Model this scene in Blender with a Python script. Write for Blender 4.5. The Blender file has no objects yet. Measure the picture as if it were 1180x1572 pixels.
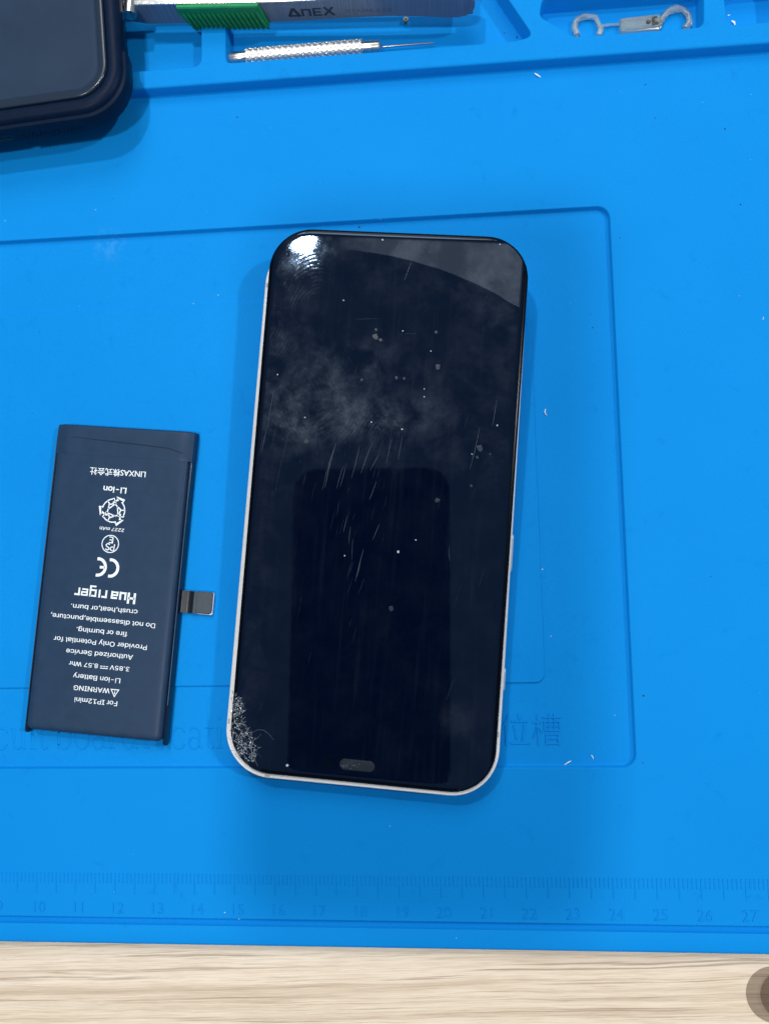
import bpy, bmesh, math, random
from mathutils import Vector, Matrix
from mathutils.geometry import tessellate_polygon

S = 0.001                      # all lengths below are millimetres, the scene is in metres
R = math.radians
scene = bpy.context.scene
col = scene.collection
rnd = random.Random(7)

# ---------------------------------------------------------------- camera
CAM = Vector((203.49, 70.60, 190.20))
cd = bpy.data.cameras.new('camera')
cam = bpy.data.objects.new('camera', cd)
col.objects.link(cam)
cam.location = CAM * S
cam.rotation_euler = (R(4.950), R(4.658), R(-1.212))
cd.sensor_fit = 'AUTO'
cd.sensor_width = 36.0
cd.lens = 27.018
cd.clip_start = 0.004
cd.clip_end = 20.0
scene.camera = cam
CROT = cam.rotation_euler.to_matrix()

# ---------------------------------------------------------------- world, lamps, exposure
world = bpy.data.worlds.new('World')
scene.world = world
world.use_nodes = True
bg = world.node_tree.nodes['Background']
bg.inputs['Color'].default_value = (0.74, 0.91, 1.08, 1)
bg.inputs['Strength'].default_value = 0.25


def lamp(name, loc, target, power, size, color):
    d = bpy.data.lights.new(name, 'AREA')
    d.shape = 'DISK'
    d.size = size * S
    d.energy = power
    d.color = color
    o = bpy.data.objects.new(name, d)
    col.objects.link(o)
    o.location = Vector(loc) * S
    v = Vector(target) - Vector(loc)
    o.rotation_euler = v.to_track_quat('-Z', 'Y').to_euler()
    return o


lamp('bench_lamp', (1100, 270, 1060), (190, 90, 0), 6.3, 58, (1.0, 0.985, 0.96))
lamp('spot_lamp', (80.7, 356.2, 526.5), (190, 110, 0), 1.0, 24, (1.0, 0.99, 0.97))
lamp('back_ceiling_lamp', (120, 1420, 1450), (200, 100, 0), 12.6, 900, (1.0, 0.99, 0.98))
lamp('overhead_lamp', (-36, -230, 1500), (190, 60, 0), 8.8, 125, (1.0, 0.99, 0.98))

scene.view_settings.view_transform = 'Standard'
scene.view_settings.look = 'None'
scene.view_settings.exposure = 0.0
scene.view_settings.gamma = 1.0
scene.view_settings.use_curve_mapping = False


# ---------------------------------------------------------------- helpers
def ray(u, v):
    k = 1179.79
    return CROT @ Vector(((u - 590) / k, -(v - 786) / k, -1.0))


def at(u, v, z):
    """where the sight line through a picture point meets the level z (mm)"""
    d = ray(u, v)
    return CAM + d * ((z - CAM.z) / d.z)


def on_plane(u, v, P, n):
    d = ray(u, v)
    return CAM + d * ((P - CAM).dot(n) / d.dot(n))


WORLDM = {}


def link(name, me, parent=None, frame=None):
    o = bpy.data.objects.new(name, me)
    col.objects.link(o)
    M = frame.copy() if frame is not None else Matrix.Identity(4)
    if parent is not None:
        o.parent = parent
        o.matrix_parent_inverse = Matrix.Identity(4)
        L = WORLDM[parent.name].inverted() @ M
    else:
        L = M
    L = L.copy()
    L.translation = L.translation * S
    o.matrix_basis = L
    WORLDM[o.name] = M
    return o


def mesh(name, verts, faces, mat, smooth=30, recalc=True):
    me = bpy.data.meshes.new(name)
    me.from_pydata([(v[0] * S, v[1] * S, v[2] * S) for v in verts], [], faces)
    if recalc:
        bm = bmesh.new()
        bm.from_mesh(me)
        bmesh.ops.recalc_face_normals(bm, faces=bm.faces)
        bm.to_mesh(me)
        bm.free()
    me.materials.append(mat)
    if smooth:
        me.shade_smooth()
        me.set_sharp_from_angle(angle=R(smooth))
    me.update()
    return me


class MB:
    def __init__(self):
        self.v = []
        self.f = []

    def add(self, vs, fs):
        n = len(self.v)
        self.v += [tuple(x) for x in vs]
        self.f += [tuple(i + n for i in q) for q in fs]
        return self

    def box(self, c, s, M=None):
        x, y, z = (k / 2 for k in s)
        vs = [Vector((c[0] + a * x, c[1] + b * y, c[2] + d * z)) for a in (-1, 1) for b in (-1, 1) for d in (-1, 1)]
        if M is not None:
            vs = [M @ w for w in vs]
        return self.add(vs, [(0, 1, 3, 2), (4, 6, 7, 5), (0, 4, 5, 1), (2, 3, 7, 6), (0, 2, 6, 4), (1, 5, 7, 3)])

    def loft(self, loops, cap0=True, cap1=True, closed=True):
        n = len(loops[0])
        vs = [p for l in loops for p in l]
        fs = []
        for k in range(len(loops) - 1):
            for i in range(n if closed else n - 1):
                j = (i + 1) % n
                fs.append((k * n + i, k * n + j, (k + 1) * n + j, (k + 1) * n + i))
        if cap0:
            fs.append(tuple(reversed(range(n))))
        if cap1:
            fs.append(tuple(range((len(loops) - 1) * n, len(loops) * n)))
        return self.add(vs, fs)

    def tube(self, pts, rad, n=10):
        pts = [Vector(p) for p in pts]
        loops = []
        for i, p in enumerate(pts):
            t = (pts[min(i + 1, len(pts) - 1)] - pts[max(i - 1, 0)]).normalized()
            a = t.orthogonal() if abs(t.z) > .95 else t.cross(Vector((0, 0, 1)))
            a.normalize()
            b = t.cross(a)
            r = rad[i] if isinstance(rad, (list, tuple)) else rad
            loops.append([p + (a * math.cos(q) + b * math.sin(q)) * r for q in [2 * math.pi * k / n for k in range(n)]])
        return self.loft(loops)

    def ribbon(self, pts, w, z=0.0, closed=False, h=0.0):
        """flat stroke of width w along 2-D points; with h it is a raised bar with sloping sides"""
        P = [Vector((p[0], p[1])) for p in pts]
        n = len(P)
        L, Rr, D = [], [], []
        for i in range(n):
            if closed:
                a, b = P[i - 1], P[(i + 1) % n]
            else:
                a, b = P[max(i - 1, 0)], P[min(i + 1, n - 1)]
            t = (b - a).normalized()
            nn = Vector((-t.y, t.x))
            wi = w[i] if isinstance(w, (list, tuple)) else w
            k = 1.0
            if 0 < i < n - 1 or closed:
                d1 = (P[i] - P[i - 1]).normalized()
                c = max(0.45, abs(d1.dot(t)))
                k = 1 / c
            D.append(nn * wi * k / 2)
        m = n if closed else n - 1
        if not h:
            vs = []
            for p, d in zip(P, D):
                vs += [(p.x + d.x, p.y + d.y, z), (p.x - d.x, p.y - d.y, z)]
            return self.add(vs, [(2 * i, 2 * i + 1, 2 * ((i + 1) % n) + 1, 2 * ((i + 1) % n)) for i in range(m)])
        vs = []
        for p, d in zip(P, D):
            e = d * 0.45
            vs += [(p.x + d.x, p.y + d.y, z), (p.x + e.x, p.y + e.y, z + h), (p.x - e.x, p.y - e.y, z + h), (p.x - d.x, p.y - d.y, z)]
        fs = []
        for i in range(m):
            j = (i + 1) % n
            for k in range(3):
                fs.append((4 * i + k, 4 * i + k + 1, 4 * j + k + 1, 4 * j + k))
        if not closed:
            fs += [(0, 1, 2, 3), (4 * n - 4, 4 * n - 1, 4 * n - 2, 4 * n - 3)]
        return self.add(vs, fs)

    def build(self, name, mat, parent=None, frame=None, smooth=30, recalc=True):
        return link(name, mesh(name, self.v, self.f, mat, smooth, recalc), parent, frame)


def tag(o, label, cat=None, group=None, kind=None):
    o['label'] = label
    if cat:
        o['category'] = cat
    if group:
        o['group'] = group
    if kind:
        o['kind'] = kind
    return o


def thing(name, loc, label, cat):
    o = bpy.data.objects.new(name, None)
    col.objects.link(o)
    o.empty_display_size = 0.005
    o.location = Vector(loc) * S
    WORLDM[o.name] = Matrix.Translation(Vector(loc))
    return tag(o, label, cat)


def rrect(w, h, r, n=10, z=0.0, cx=0.0, cy=0.0):
    r = max(r, 0.02)
    out = []
    for k, (sx, sy) in enumerate(((1, -1), (1, 1), (-1, 1), (-1, -1))):
        ox, oy = cx + sx * (w / 2 - r), cy + sy * (h / 2 - r)
        for i in range(n + 1):
            a = -math.pi / 2 + k * math.pi / 2 + i / n * math.pi / 2
            out.append((ox + r * math.cos(a), oy + r * math.sin(a), z))
    return out


def round_poly(pts, r, n=6):
    out = []
    m = len(pts)
    for i in range(m):
        p, a, b = Vector(pts[i]), Vector(pts[i - 1]), Vector(pts[(i + 1) % m])
        ri = r[i] if isinstance(r, (list, tuple)) else r
        d1, d2 = (a - p), (b - p)
        l = min(ri, d1.length * .45, d2.length * .45)
        q1, q2 = p + d1.normalized() * l, p + d2.normalized() * l
        for k in range(n + 1):
            t = k / n
            out.append(q1 * (1 - t) ** 2 + p * 2 * t * (1 - t) + q2 * t * t)
    return out


def inset(loop, d):
    """move a counter-clockwise 2-D loop inwards by d"""
    n = len(loop)
    out = []
    for i in range(n):
        t = (Vector(loop[(i + 1) % n][:2]) - Vector(loop[i - 1][:2])).normalized()
        out.append(Vector((loop[i][0] - t.y * d, loop[i][1] + t.x * d)))
    return out


def z3(loop, z):
    return [(p[0], p[1], z) for p in loop]


FONT = None
try:
    import os
    FONT = bpy.data.fonts.load(os.path.join(bpy.utils.system_resource('DATAFILES', path='fonts'), 'Inter.woff2'))   # ships with Blender
except Exception:
    FONT = None


def text_mesh(s, bold=0.0, res=3, space=1.0, shear=0.0):
    c = bpy.data.curves.new('lettering', 'FONT')
    c.body = s
    c.size = 1.0
    if FONT is not None and s.isascii() and not s.isdigit():
        c.font = FONT
    c.offset = bold
    c.resolution_u = res
    c.space_character = space
    c.shear = shear
    o = bpy.data.objects.new('lettering', c)
    col.objects.link(o)
    bpy.context.view_layer.update()
    dg = bpy.context.evaluated_depsgraph_get()
    me = bpy.data.meshes.new_from_object(o.evaluated_get(dg))
    vs = [v.co.copy() for v in me.vertices]
    fs = [tuple(p.vertices) for p in me.polygons]
    bpy.data.objects.remove(o)
    bpy.data.curves.remove(c)
    bpy.data.meshes.remove(me)
    return vs, fs


def emboss(vs, fs, h):
    """text faces lifted by h with a vertical rim"""
    from collections import Counter
    cnt = Counter()
    for q in fs:
        for i in range(len(q)):
            cnt[(q[i], q[(i + 1) % len(q)])] += 1
    n = len(vs)
    V = [(v[0], v[1], 0.0) for v in vs] + [(v[0], v[1], h) for v in vs]
    F = [tuple(i + n for i in q) for q in fs]
    for (a, b) in cnt:
        if (b, a) not in cnt:
            F.append((a, b, b + n, a + n))
    return V, F


# ---------------------------------------------------------------- materials
def mat(name, color, rough=0.5, metal=0.0, spec=0.5, coat=0.0, trans=0.0, ior=1.45, alpha=1.0):
    m = bpy.data.materials.new(name)
    m.use_nodes = True
    b = m.node_tree.nodes['Principled BSDF']
    b.inputs['Base Color'].default_value = (*color, 1)
    b.inputs['Roughness'].default_value = rough
    b.inputs['Metallic'].default_value = metal
    b.inputs['Specular IOR Level'].default_value = spec
    b.inputs['Coat Weight'].default_value = coat
    b.inputs['Transmission Weight'].default_value = trans
    b.inputs['IOR'].default_value = ior
    return m


class NT:
    def __init__(self, m):
        self.t = m.node_tree
        self.b = self.t.nodes['Principled BSDF']

    def n(self, typ, **kw):
        x = self.t.nodes.new(typ)
        for k, v in kw.items():
            if k.startswith('_'):
                setattr(x, k[1:], v)
            else:
                x.inputs[k.replace('__', ' ')].default_value = v
        return x

    def l(self, a, b):
        self.t.links.new(a, b)

    def math(self, op, a, b=None, clamp=False):
        x = self.t.nodes.new('ShaderNodeMath')
        x.operation = op
        x.use_clamp = clamp
        for i, q in enumerate((a, b)):
            if q is None:
                continue
            if isinstance(q, (int, float)):
                x.inputs[i].default_value = q
            else:
                self.l(q, x.inputs[i])
        return x.outputs[0]

    def coord(self, scale=(1000, 1000, 1000), rot=(0, 0, 0), loc=(0, 0, 0)):
        tc = self.n('ShaderNodeTexCoord')
        mp = self.n('ShaderNodeMapping')
        mp.inputs['Scale'].default_value = scale
        mp.inputs['Rotation'].default_value = rot
        mp.inputs['Location'].default_value = loc
        self.l(tc.outputs['Object'], mp.inputs['Vector'])
        return mp.outputs['Vector']

    def noise(self, vec, scale, detail=2.0, rough=0.5, dist=0.0):
        x = self.n('ShaderNodeTexNoise', Scale=scale, Detail=detail, Roughness=rough, Distortion=dist)
        self.l(vec, x.inputs['Vector'])
        return x.outputs['Fac']

    def ramp(self, fac, stops):
        x = self.n('ShaderNodeValToRGB')
        e = x.color_ramp.elements
        while len(e) < len(stops):
            e.new(0.5)
        for k, (p, c) in zip(e, stops):
            k.position = p
            k.color = (*c, 1) if len(c) == 3 else c
        self.l(fac, x.inputs['Fac'])
        return x.outputs['Color']

    def smooth(self, val, lo, hi):
        x = self.n('ShaderNodeMapRange')
        x.interpolation_type = 'SMOOTHSTEP'
        x.inputs['From Min'].default_value = lo
        x.inputs['From Max'].default_value = hi
        self.l(val, x.inputs['Value'])
        return x.outputs['Result']

    def bump(self, h, strength, dist):
        x = self.n('ShaderNodeBump', Strength=strength, Distance=dist)
        self.l(h, x.inputs['Height'])
        self.l(x.outputs['Normal'], self.b.inputs['Normal'])


def speckled(m, base, dark, scale, rough_lo=None, rough_hi=None, bump=0.0, bscale=None):
    t = NT(m)
    v = t.coord()
    f = t.noise(v, scale, 4, 0.6)
    t.l(t.ramp(f, [(0.3, dark), (0.7, base)]), t.b.inputs['Base Color'])
    if rough_lo is not None:
        r = t.n('ShaderNodeMapRange')
        r.inputs['To Min'].default_value = rough_lo
        r.inputs['To Max'].default_value = rough_hi
        t.l(f, r.inputs['Value'])
        t.l(r.outputs['Result'], t.b.inputs['Roughness'])
    if bump:
        t.bump(t.noise(v, bscale or scale * 6, 3, 0.6), bump, 0.0001)
    return m


# blue silicone: fine matt grain, faint rub marks and a little grime of its own
M_MAT = mat('blue_silicone', (0.003, 0.25, 0.72), 0.6, spec=0.06)
t = NT(M_MAT)
v = t.coord()
big = t.noise(v, 0.012, 3, 0.6)
fine = t.noise(v, 2.6, 4, 0.7)
grime = t.noise(v, 0.16, 6, 0.75, 0.5)
c1 = t.ramp(big, [(0.3, (0.0028, 0.240, 0.68)), (0.7, (0.0040, 0.262, 0.72))])
mx = t.n('ShaderNodeMix')
mx.data_type = 'RGBA'
mx.blend_type = 'MIX'
t.l(c1, mx.inputs['A'])
mx.inputs['B'].default_value = (0.003, 0.165, 0.52, 1)
t.l(t.math('MULTIPLY', t.smooth(grime, 0.57, 0.78), 0.50), mx.inputs['Factor'])
mx2 = t.n('ShaderNodeMix')
mx2.data_type = 'RGBA'
mx2.blend_type = 'MULTIPLY'
mx2.inputs['Factor'].default_value = 1.0
t.l(mx.outputs['Result'], mx2.inputs['A'])
t.l(t.ramp(fine, [(0.28, (0.80, 0.875, 0.90)), (0.72, (1.0, 1.0, 1.0))]), mx2.inputs['B'])
# rubbed pale film marks
P1 = at(168, 375, -1.2)
d1 = t.n('ShaderNodeVectorMath', _operation='DISTANCE')
t.l(v, d1.inputs[0])
d1.inputs[1].default_value = (P1.x, P1.y, -1.2)
rub = t.math('MULTIPLY', t.math('SUBTRACT', 1.0, t.smooth(d1.outputs['Value'], 1.0, 6.0)), t.smooth(t.noise(v, 0.45, 3, 0.6, 1.0), 0.42, 0.62))
mx3 = t.n('ShaderNodeMix')
mx3.data_type = 'RGBA'
t.l(mx2.outputs['Result'], mx3.inputs['A'])
mx3.inputs['B'].default_value = (0.22, 0.50, 0.86, 1)
t.l(t.math('MULTIPLY', rub, 0.10), mx3.inputs['Factor'])
t.l(mx3.outputs['Result'], t.b.inputs['Base Color'])
rr = t.n('ShaderNodeMapRange')
rr.inputs['To Min'].default_value = 0.55
rr.inputs['To Max'].default_value = 0.75
t.l(grime, rr.inputs['Value'])
t.l(rr.outputs['Result'], t.b.inputs['Roughness'])
t.bump(t.noise(v, 5.0, 3, 0.7), 0.22, 0.00006)

# pale oak laminate, grain along x
M_WOOD = mat('oak_laminate', (0.6, 0.48, 0.35), 0.42, spec=0.4)
t = NT(M_WOOD)
v = t.coord(rot=(0, 0, R(-2.2)))
warp = t.noise(v, 0.035, 2, 0.5)
ws = t.n('ShaderNodeCombineXYZ')
t.l(t.math('MULTIPLY', t.math('SUBTRACT', warp, 0.5), 1.5), ws.inputs['Y'])
va = t.n('ShaderNodeVectorMath', _operation='ADD')
t.l(v, va.inputs[0])
t.l(ws.outputs['Vector'], va.inputs[1])
ms = t.n('ShaderNodeMapping')
ms.inputs['Scale'].default_value = (0.010, 0.34, 1)
t.l(va.outputs['Vector'], ms.inputs['Vector'])
g1 = t.noise(ms.outputs['Vector'], 1.0, 4, 0.62, 0.4)
ms2 = t.n('ShaderNodeMapping')
ms2.inputs['Scale'].default_value = (0.012, 1.0, 1)
t.l(va.outputs['Vector'], ms2.inputs['Vector'])
g2 = t.noise(ms2.outputs['Vector'], 1.0, 6, 0.72, 0.1)
ms3 = t.n('ShaderNodeMapping')
ms3.inputs['Scale'].default_value = (0.10, 5.0, 1)
t.l(va.outputs['Vector'], ms3.inputs['Vector'])
g3 = t.noise(ms3.outputs['Vector'], 1.0, 4, 0.7)
cw = t.ramp(g1, [(0.28, (0.60, 0.475, 0.35)), (0.46, (0.77, 0.645, 0.50)), (0.75, (0.85, 0.745, 0.61))])
mw = t.n('ShaderNodeMix')
mw.data_type = 'RGBA'
t.l(cw, mw.inputs['A'])
mw.inputs['B'].default_value = (0.36, 0.26, 0.185, 1)
t.l(t.math('MULTIPLY', t.smooth(g2, 0.545, 0.635), 0.72), mw.inputs['Factor'])
mw2 = t.n('ShaderNodeMix')
mw2.data_type = 'RGBA'
mw2.blend_type = 'MULTIPLY'
mw2.inputs['Factor'].default_value = 1.0
t.l(mw.outputs['Result'], mw2.inputs['A'])
t.l(t.ramp(g3, [(0.32, (0.76, 0.72, 0.68)), (0.56, (1, 1, 1))]), mw2.inputs['B'])
t.l(mw2.outputs['Result'], t.b.inputs['Base Color'])
t.bump(g2, 0.25, 0.0001)

M_WHITE = speckled(mat('white_aluminium', (0.88, 0.87, 0.85), 0.33), (0.90, 0.89, 0.87), (0.83, 0.82, 0.80), 0.5, 0.25, 0.42)
M_BAND = mat('antenna_plastic', (0.48, 0.47, 0.46), 0.5)
M_BUTTON = mat('button_metal', (0.66, 0.70, 0.74), 0.3, metal=0.5)
M_UNDER = mat('black_gasket', (0.006, 0.007, 0.010), 0.5)
M_EDGEBLACK = mat('glass_edge', (0.0006, 0.0016, 0.005), 0.2, spec=0.12)
M_DUST = mat('dust', (0.55, 0.60, 0.66), 0.8, spec=0.2)
M_SCRATCH = mat('scratch', (0.08, 0.105, 0.14), 0.5, spec=0.4)
M_HAIR = mat('hairline', (0.034, 0.048, 0.07), 0.5, spec=0.2)
M_CRACK = mat('crushed_glass', (0.07, 0.085, 0.11), 0.12, spec=1.0)
M_CRACKW = mat('white_glass_splinters', (0.38, 0.43, 0.48), 0.2, spec=1.0)
M_EAR = speckled(mat('earpiece_mesh', (0.02, 0.03, 0.045), 0.5), (0.016, 0.025, 0.038), (0.006, 0.010, 0.018), 3.0)
M_LINT = mat('lint', (0.80, 0.86, 0.88), 0.8)
M_GRIT = mat('grit', (0.012, 0.035, 0.10), 0.8)
M_BATT = speckled(mat('battery_wrap', (0.02, 0.044, 0.088), 0.42, spec=.22), (0.0145, 0.040, 0.088), (0.012, 0.034, 0.076), 0.3, 0.36, 0.50, 0.10, 1.2)
M_BATTSIDE = mat('battery_side', (0.004, 0.010, 0.028), 0.28)
M_RAIL = mat('battery_foil_edge', (0.05, 0.11, 0.19), 0.22, metal=0.3)
M_PRINT = mat('white_print', (0.80, 0.86, 0.90), 0.6, spec=0.2)
M_FLEX = mat('flex_cable', (0.006, 0.009, 0.016), 0.3)
M_PLATE = speckled(mat('connector_cover', (0.03, 0.045, 0.065), 0.45), (0.034, 0.050, 0.070), (0.026, 0.040, 0.058), 1.0)
M_STIFF = mat('bright_stiffener', (0.85, 0.87, 0.88), 0.3, metal=0.2)
M_CASE = speckled(mat('case_rubber', (0.002, 0.007, 0.022), 0.42, spec=.10), (0.0018, 0.0095, 0.032), (0.0012, 0.0075, 0.025), 0.4, 0.34, 0.55)
M_GUARD = speckled(mat('case_guard', (0.003, 0.012, 0.034), 0.5, spec=.15), (0.0032, 0.013, 0.036), (0.0025, 0.010, 0.029), 0.4)
M_GLOSS = mat('case_gloss', (0.004, 0.010, 0.026), 0.12)
M_PANEL = speckled(mat('dusty_screen', (0.02, 0.04, 0.075), 0.5, spec=.15), (0.018, 0.038, 0.074), (0.013, 0.030, 0.062), 0.09, 0.42, 0.6, 0.06, 3.0)
M_PANELRIM = mat('screen_rim', (0.012, 0.024, 0.045), 0.2, spec=.5)
M_STEEL = speckled(mat('bright_steel', (0.72, 0.72, 0.71), 0.24, metal=1.0), (0.78, 0.78, 0.77), (0.60, 0.60, 0.59), 0.8, 0.16, 0.34)
M_KNURL = mat('knurled_steel', (0.80, 0.80, 0.79), 0.32, metal=1.0)
M_PIN = mat('needle_steel', (0.75, 0.76, 0.78), 0.2, metal=1.0)
M_GREEN = speckled(mat('green_rubber', (0.010, 0.19, 0.075), 0.5, spec=.3), (0.012, 0.27, 0.095), (0.009, 0.20, 0.072), 0.5, 0.42, 0.6)
M_INK = mat('engraving', (0.010, 0.022, 0.045), 0.5)
M_INKFAINT = mat('worn_engraving', (0.055, 0.085, 0.13), 0.5)
M_CLEAR = mat('clear_plastic', (0.86, 0.88, 0.76), 0.16, trans=0.85, ior=1.44)
M_GLUE = mat('adhesive_residue', (0.05, 0.055, 0.05), 0.4)
M_BRASS = mat('brass', (0.16, 0.15, 0.11), 0.4, metal=0.8)
M_DARKPHONE = mat('dark_phone_back', (0.006, 0.007, 0.010), 0.5)

# brushed blue-grey steel of the tweezers
M_BRUSH = mat('brushed_steel', (0.20, 0.26, 0.34), 0.42, metal=0.35)
t = NT(M_BRUSH)
v = t.coord(scale=(3500, 300, 60))
f = t.noise(v, 1.0, 4, 0.7)
t.l(t.ramp(f, [(0.3, (0.11, 0.145, 0.19)), (0.7, (0.22, 0.265, 0.32))]), t.b.inputs['Base Color'])
t.bump(f, 0.12, 0.00005)

# ---------------------------------------------------------------- table and mat
Z_TABLE = -4.6
mb = MB()
mb.loft([z3(rrect(1500, 1000, 4, 4, 0, 180, 300), Z_TABLE - 25), z3(rrect(1500, 1000, 4, 4, 0, 180, 300), Z_TABLE - 1.5),
         z3(rrect(1497, 997, 3, 4, 0, 180, 300), Z_TABLE)])
table = mb.build('table_top', M_WOOD)
tag(table, 'pale oak laminate table top with long fine grain below the mat', kind='structure')

X0, X1 = -14.0, 352.0
Z_REC, Z_PLAT, Z_TRAY, Z_FLOOR = -1.40, -0.95, 3.3, -2.2


def box_loop(xa, xb, ya, yb, r, n=8):
    return [(p[0], p[1]) for p in rrect(xb - xa, yb - ya, r, n, 0, (xa + xb) / 2, (ya + yb) / 2)]


mb = MB()


def flat(outer, holes, z):
    loops = [[Vector((p[0], p[1], 0)) for p in outer]] + [[Vector((p[0], p[1], 0)) for p in h] for h in holes]
    pts = [p for l in loops for p in l]
    mb.add([(p.x, p.y, z) for p in pts], [tuple(q) for q in tessellate_polygon(loops)])


def ramp_loops(levels):
    mb.loft([z3(l, z) for l, z in levels], False, False)


rec = box_loop(25, 246.9, 25.0, 163.5, 3.4)
plat = box_loop(45.3, 226.55, 44.8, 143.7, 2.6)
GY0, GY1 = -12.15, -10.25            # groove along the front edge
YF = 200.75                         # foot of the tray front
flat([(X0, GY1), (X1, GY1), (X1, YF), (X0, YF)], [rec], 0.0)
ramp_loops([(rec, 0.0), (inset(rec, .10), -.04), (inset(rec, .22), -.2), (inset(rec, .40), Z_REC + .25), (inset(rec, .55), Z_REC + .06), (inset(rec, .78), Z_REC)])
flat(inset(rec, .78), [plat], Z_REC)
ramp_loops([(plat, Z_REC), (inset(plat, .16), Z_REC + .06), (inset(plat, .30), Z_PLAT - .07), (inset(plat, .50), Z_PLAT)])
flat(inset(plat, .50), [], Z_PLAT)


def strip(prof):
    """a profile of (y, z) drawn out along x"""
    vs = []
    for y, z in prof:
        vs += [(X0, y, z), (X1, y, z)]
    mb.add(vs, [(2 * i, 2 * i + 1, 2 * i + 3, 2 * i + 2) for i in range(len(prof) - 1)])


strip([(GY1, 0), (GY1 - .10, -.06), (GY1 - .28, -.8), (-10.95, -1.15), (-11.45, -1.15), (GY0 + .28, -.7), (GY0 + .1, -.05), (GY0, 0),
       (-15.9, 0), (-16.35, -.12), (-16.65, -.45), (-16.75, -.9), (-16.75, Z_TABLE + .02)])
# tray front and top with its compartments
strip([(YF, 0), (YF + .12, .12), (YF + .22, .5), (YF + .45, 2.85), (YF + .6, 3.12), (YF + .85, 3.26), (YF + 1.2, Z_TRAY)])
comps = [
    [(98, 206.0), (143.0, 206.0), (143.0, 240), (98, 240)],
    [(149.1, 206.4), (224.5, 206.4), (229.4, 207.6), (226.6, 212.6), (221.5, 221.5), (214, 240), (149.1, 240)],
    [(239.0, 206.4), (271.4, 206.4), (272.0, 218.0), (231.6, 218.0), (230.6, 212.8)],
    [(276.7, 206.4), (290.5, 206.4), (290.5, 218.0), (276.1, 218.0)],
    [(296, 206.4), (340, 206.4), (340, 240), (296, 240)],
    [(20, 206.4), (92, 206.4), (92, 240), (20, 240)],
]
radii = [3.0, [2.0, 3.5, 3.6, 2.5, 3, 3, 2], [2.2, 2.4, 2, 2, 1.6], 2.4, 2.4, 2.4]
floors = [-0.6, Z_FLOOR, Z_FLOOR, Z_FLOOR, Z_FLOOR, Z_FLOOR]
holes = [round_poly(c, r) for c, r in zip(comps, radii)]
flat([(X0, YF + 1.2), (X1, YF + 1.2), (X1, 262), (X0, 262)], holes, Z_TRAY)
for h, zf in zip(holes, floors):
    ramp_loops([(h, Z_TRAY), (inset(h, .12), Z_TRAY - .05), (inset(h, .25), Z_TRAY - .25), (inset(h, .42), zf + .4), (inset(h, .60), zf + .1), (inset(h, .85), zf)])
    flat(inset(h, .85), [], zf)
# outer sides
mb.add([(X0, -16.75, Z_TABLE + .02), (X1, -16.75, Z_TABLE + .02), (X1, 262, Z_TABLE + .02), (X0, 262, Z_TABLE + .02), (X0, 262, Z_TRAY), (X1, 262, Z_TRAY)],
       [(0, 1, 2, 3), (2, 3, 4, 5)])
for X in (X0, X1):
    mb.add([(X, -16.75, Z_TABLE + .02), (X, -16.75, -.9), (X, -16, 0), (X, YF, 0), (X, YF + 1.2, Z_TRAY), (X, 262, Z_TRAY), (X, 262, Z_TABLE + .02)], [tuple(range(7))])
workmat = mb.build('repair_mat', M_MAT, smooth=40)
tag(workmat, 'bright blue silicone work mat with moulded ruler, recess and tool tray', 'mat')

# ruler ticks and numbers, moulded proud of the mat
def tick_mesh(L):
    b = MB()
    b.ribbon([(0, 0), (0, -L)], 0.40, -0.01, h=0.15)
    return mesh('ruler_tick', b.v, b.f, M_MAT, 0)


TS, TL = tick_mesh(2.25), tick_mesh(4.7)
for x in range(70, 331):
    link('ruler_tick', TL if x % 5 == 0 else TS, workmat, Matrix.Translation((x, 0.05, 0)))
for n in range(7, 34):
    vs, fs = text_mesh(str(n), -0.012, 3)
    w = max(p.x for p in vs)
    k = 3.7
    V, F = emboss([(p.x * k - w * k / 2, p.y * k, 0) for p in vs], fs, 0.17)
    b = MB().add(V, F)
    b.build('ruler_number', M_MAT, workmat, Matrix.Translation((n * 10 + .45, -9.35, -.01)), smooth=0)

# moulded words in the recess
vs, fs = text_mesh('位槽', -0.012, 3)
pa, pb = at(769, 1143, Z_REC), at(862, 1142, Z_REC)
w0, w1 = min(p.x for p in vs), max(p.x for p in vs)
h0, h1 = min(p.y for p in vs), max(p.y for p in vs)
kx = (pb - pa).length / (w1 - w0)
ky = 7.5 / (h1 - h0)
V, F = emboss([((p.x - w0) * kx, (p.y - h0) * ky, 0) for p in vs], fs, 0.28)
MB().add(V, F).build('moulded_lettering', M_MAT, workmat, Matrix.Translation((pa.x, 30.15, Z_REC - .01)), smooth=0)


def arc(cx, cy, rx, ry, a0, a1, n=14):
    return [(cx + rx * math.cos(R(a0 + (a1 - a0) * i / n)), cy + ry * math.sin(R(a0 + (a1 - a0) * i / n))) for i in range(n + 1)]


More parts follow.
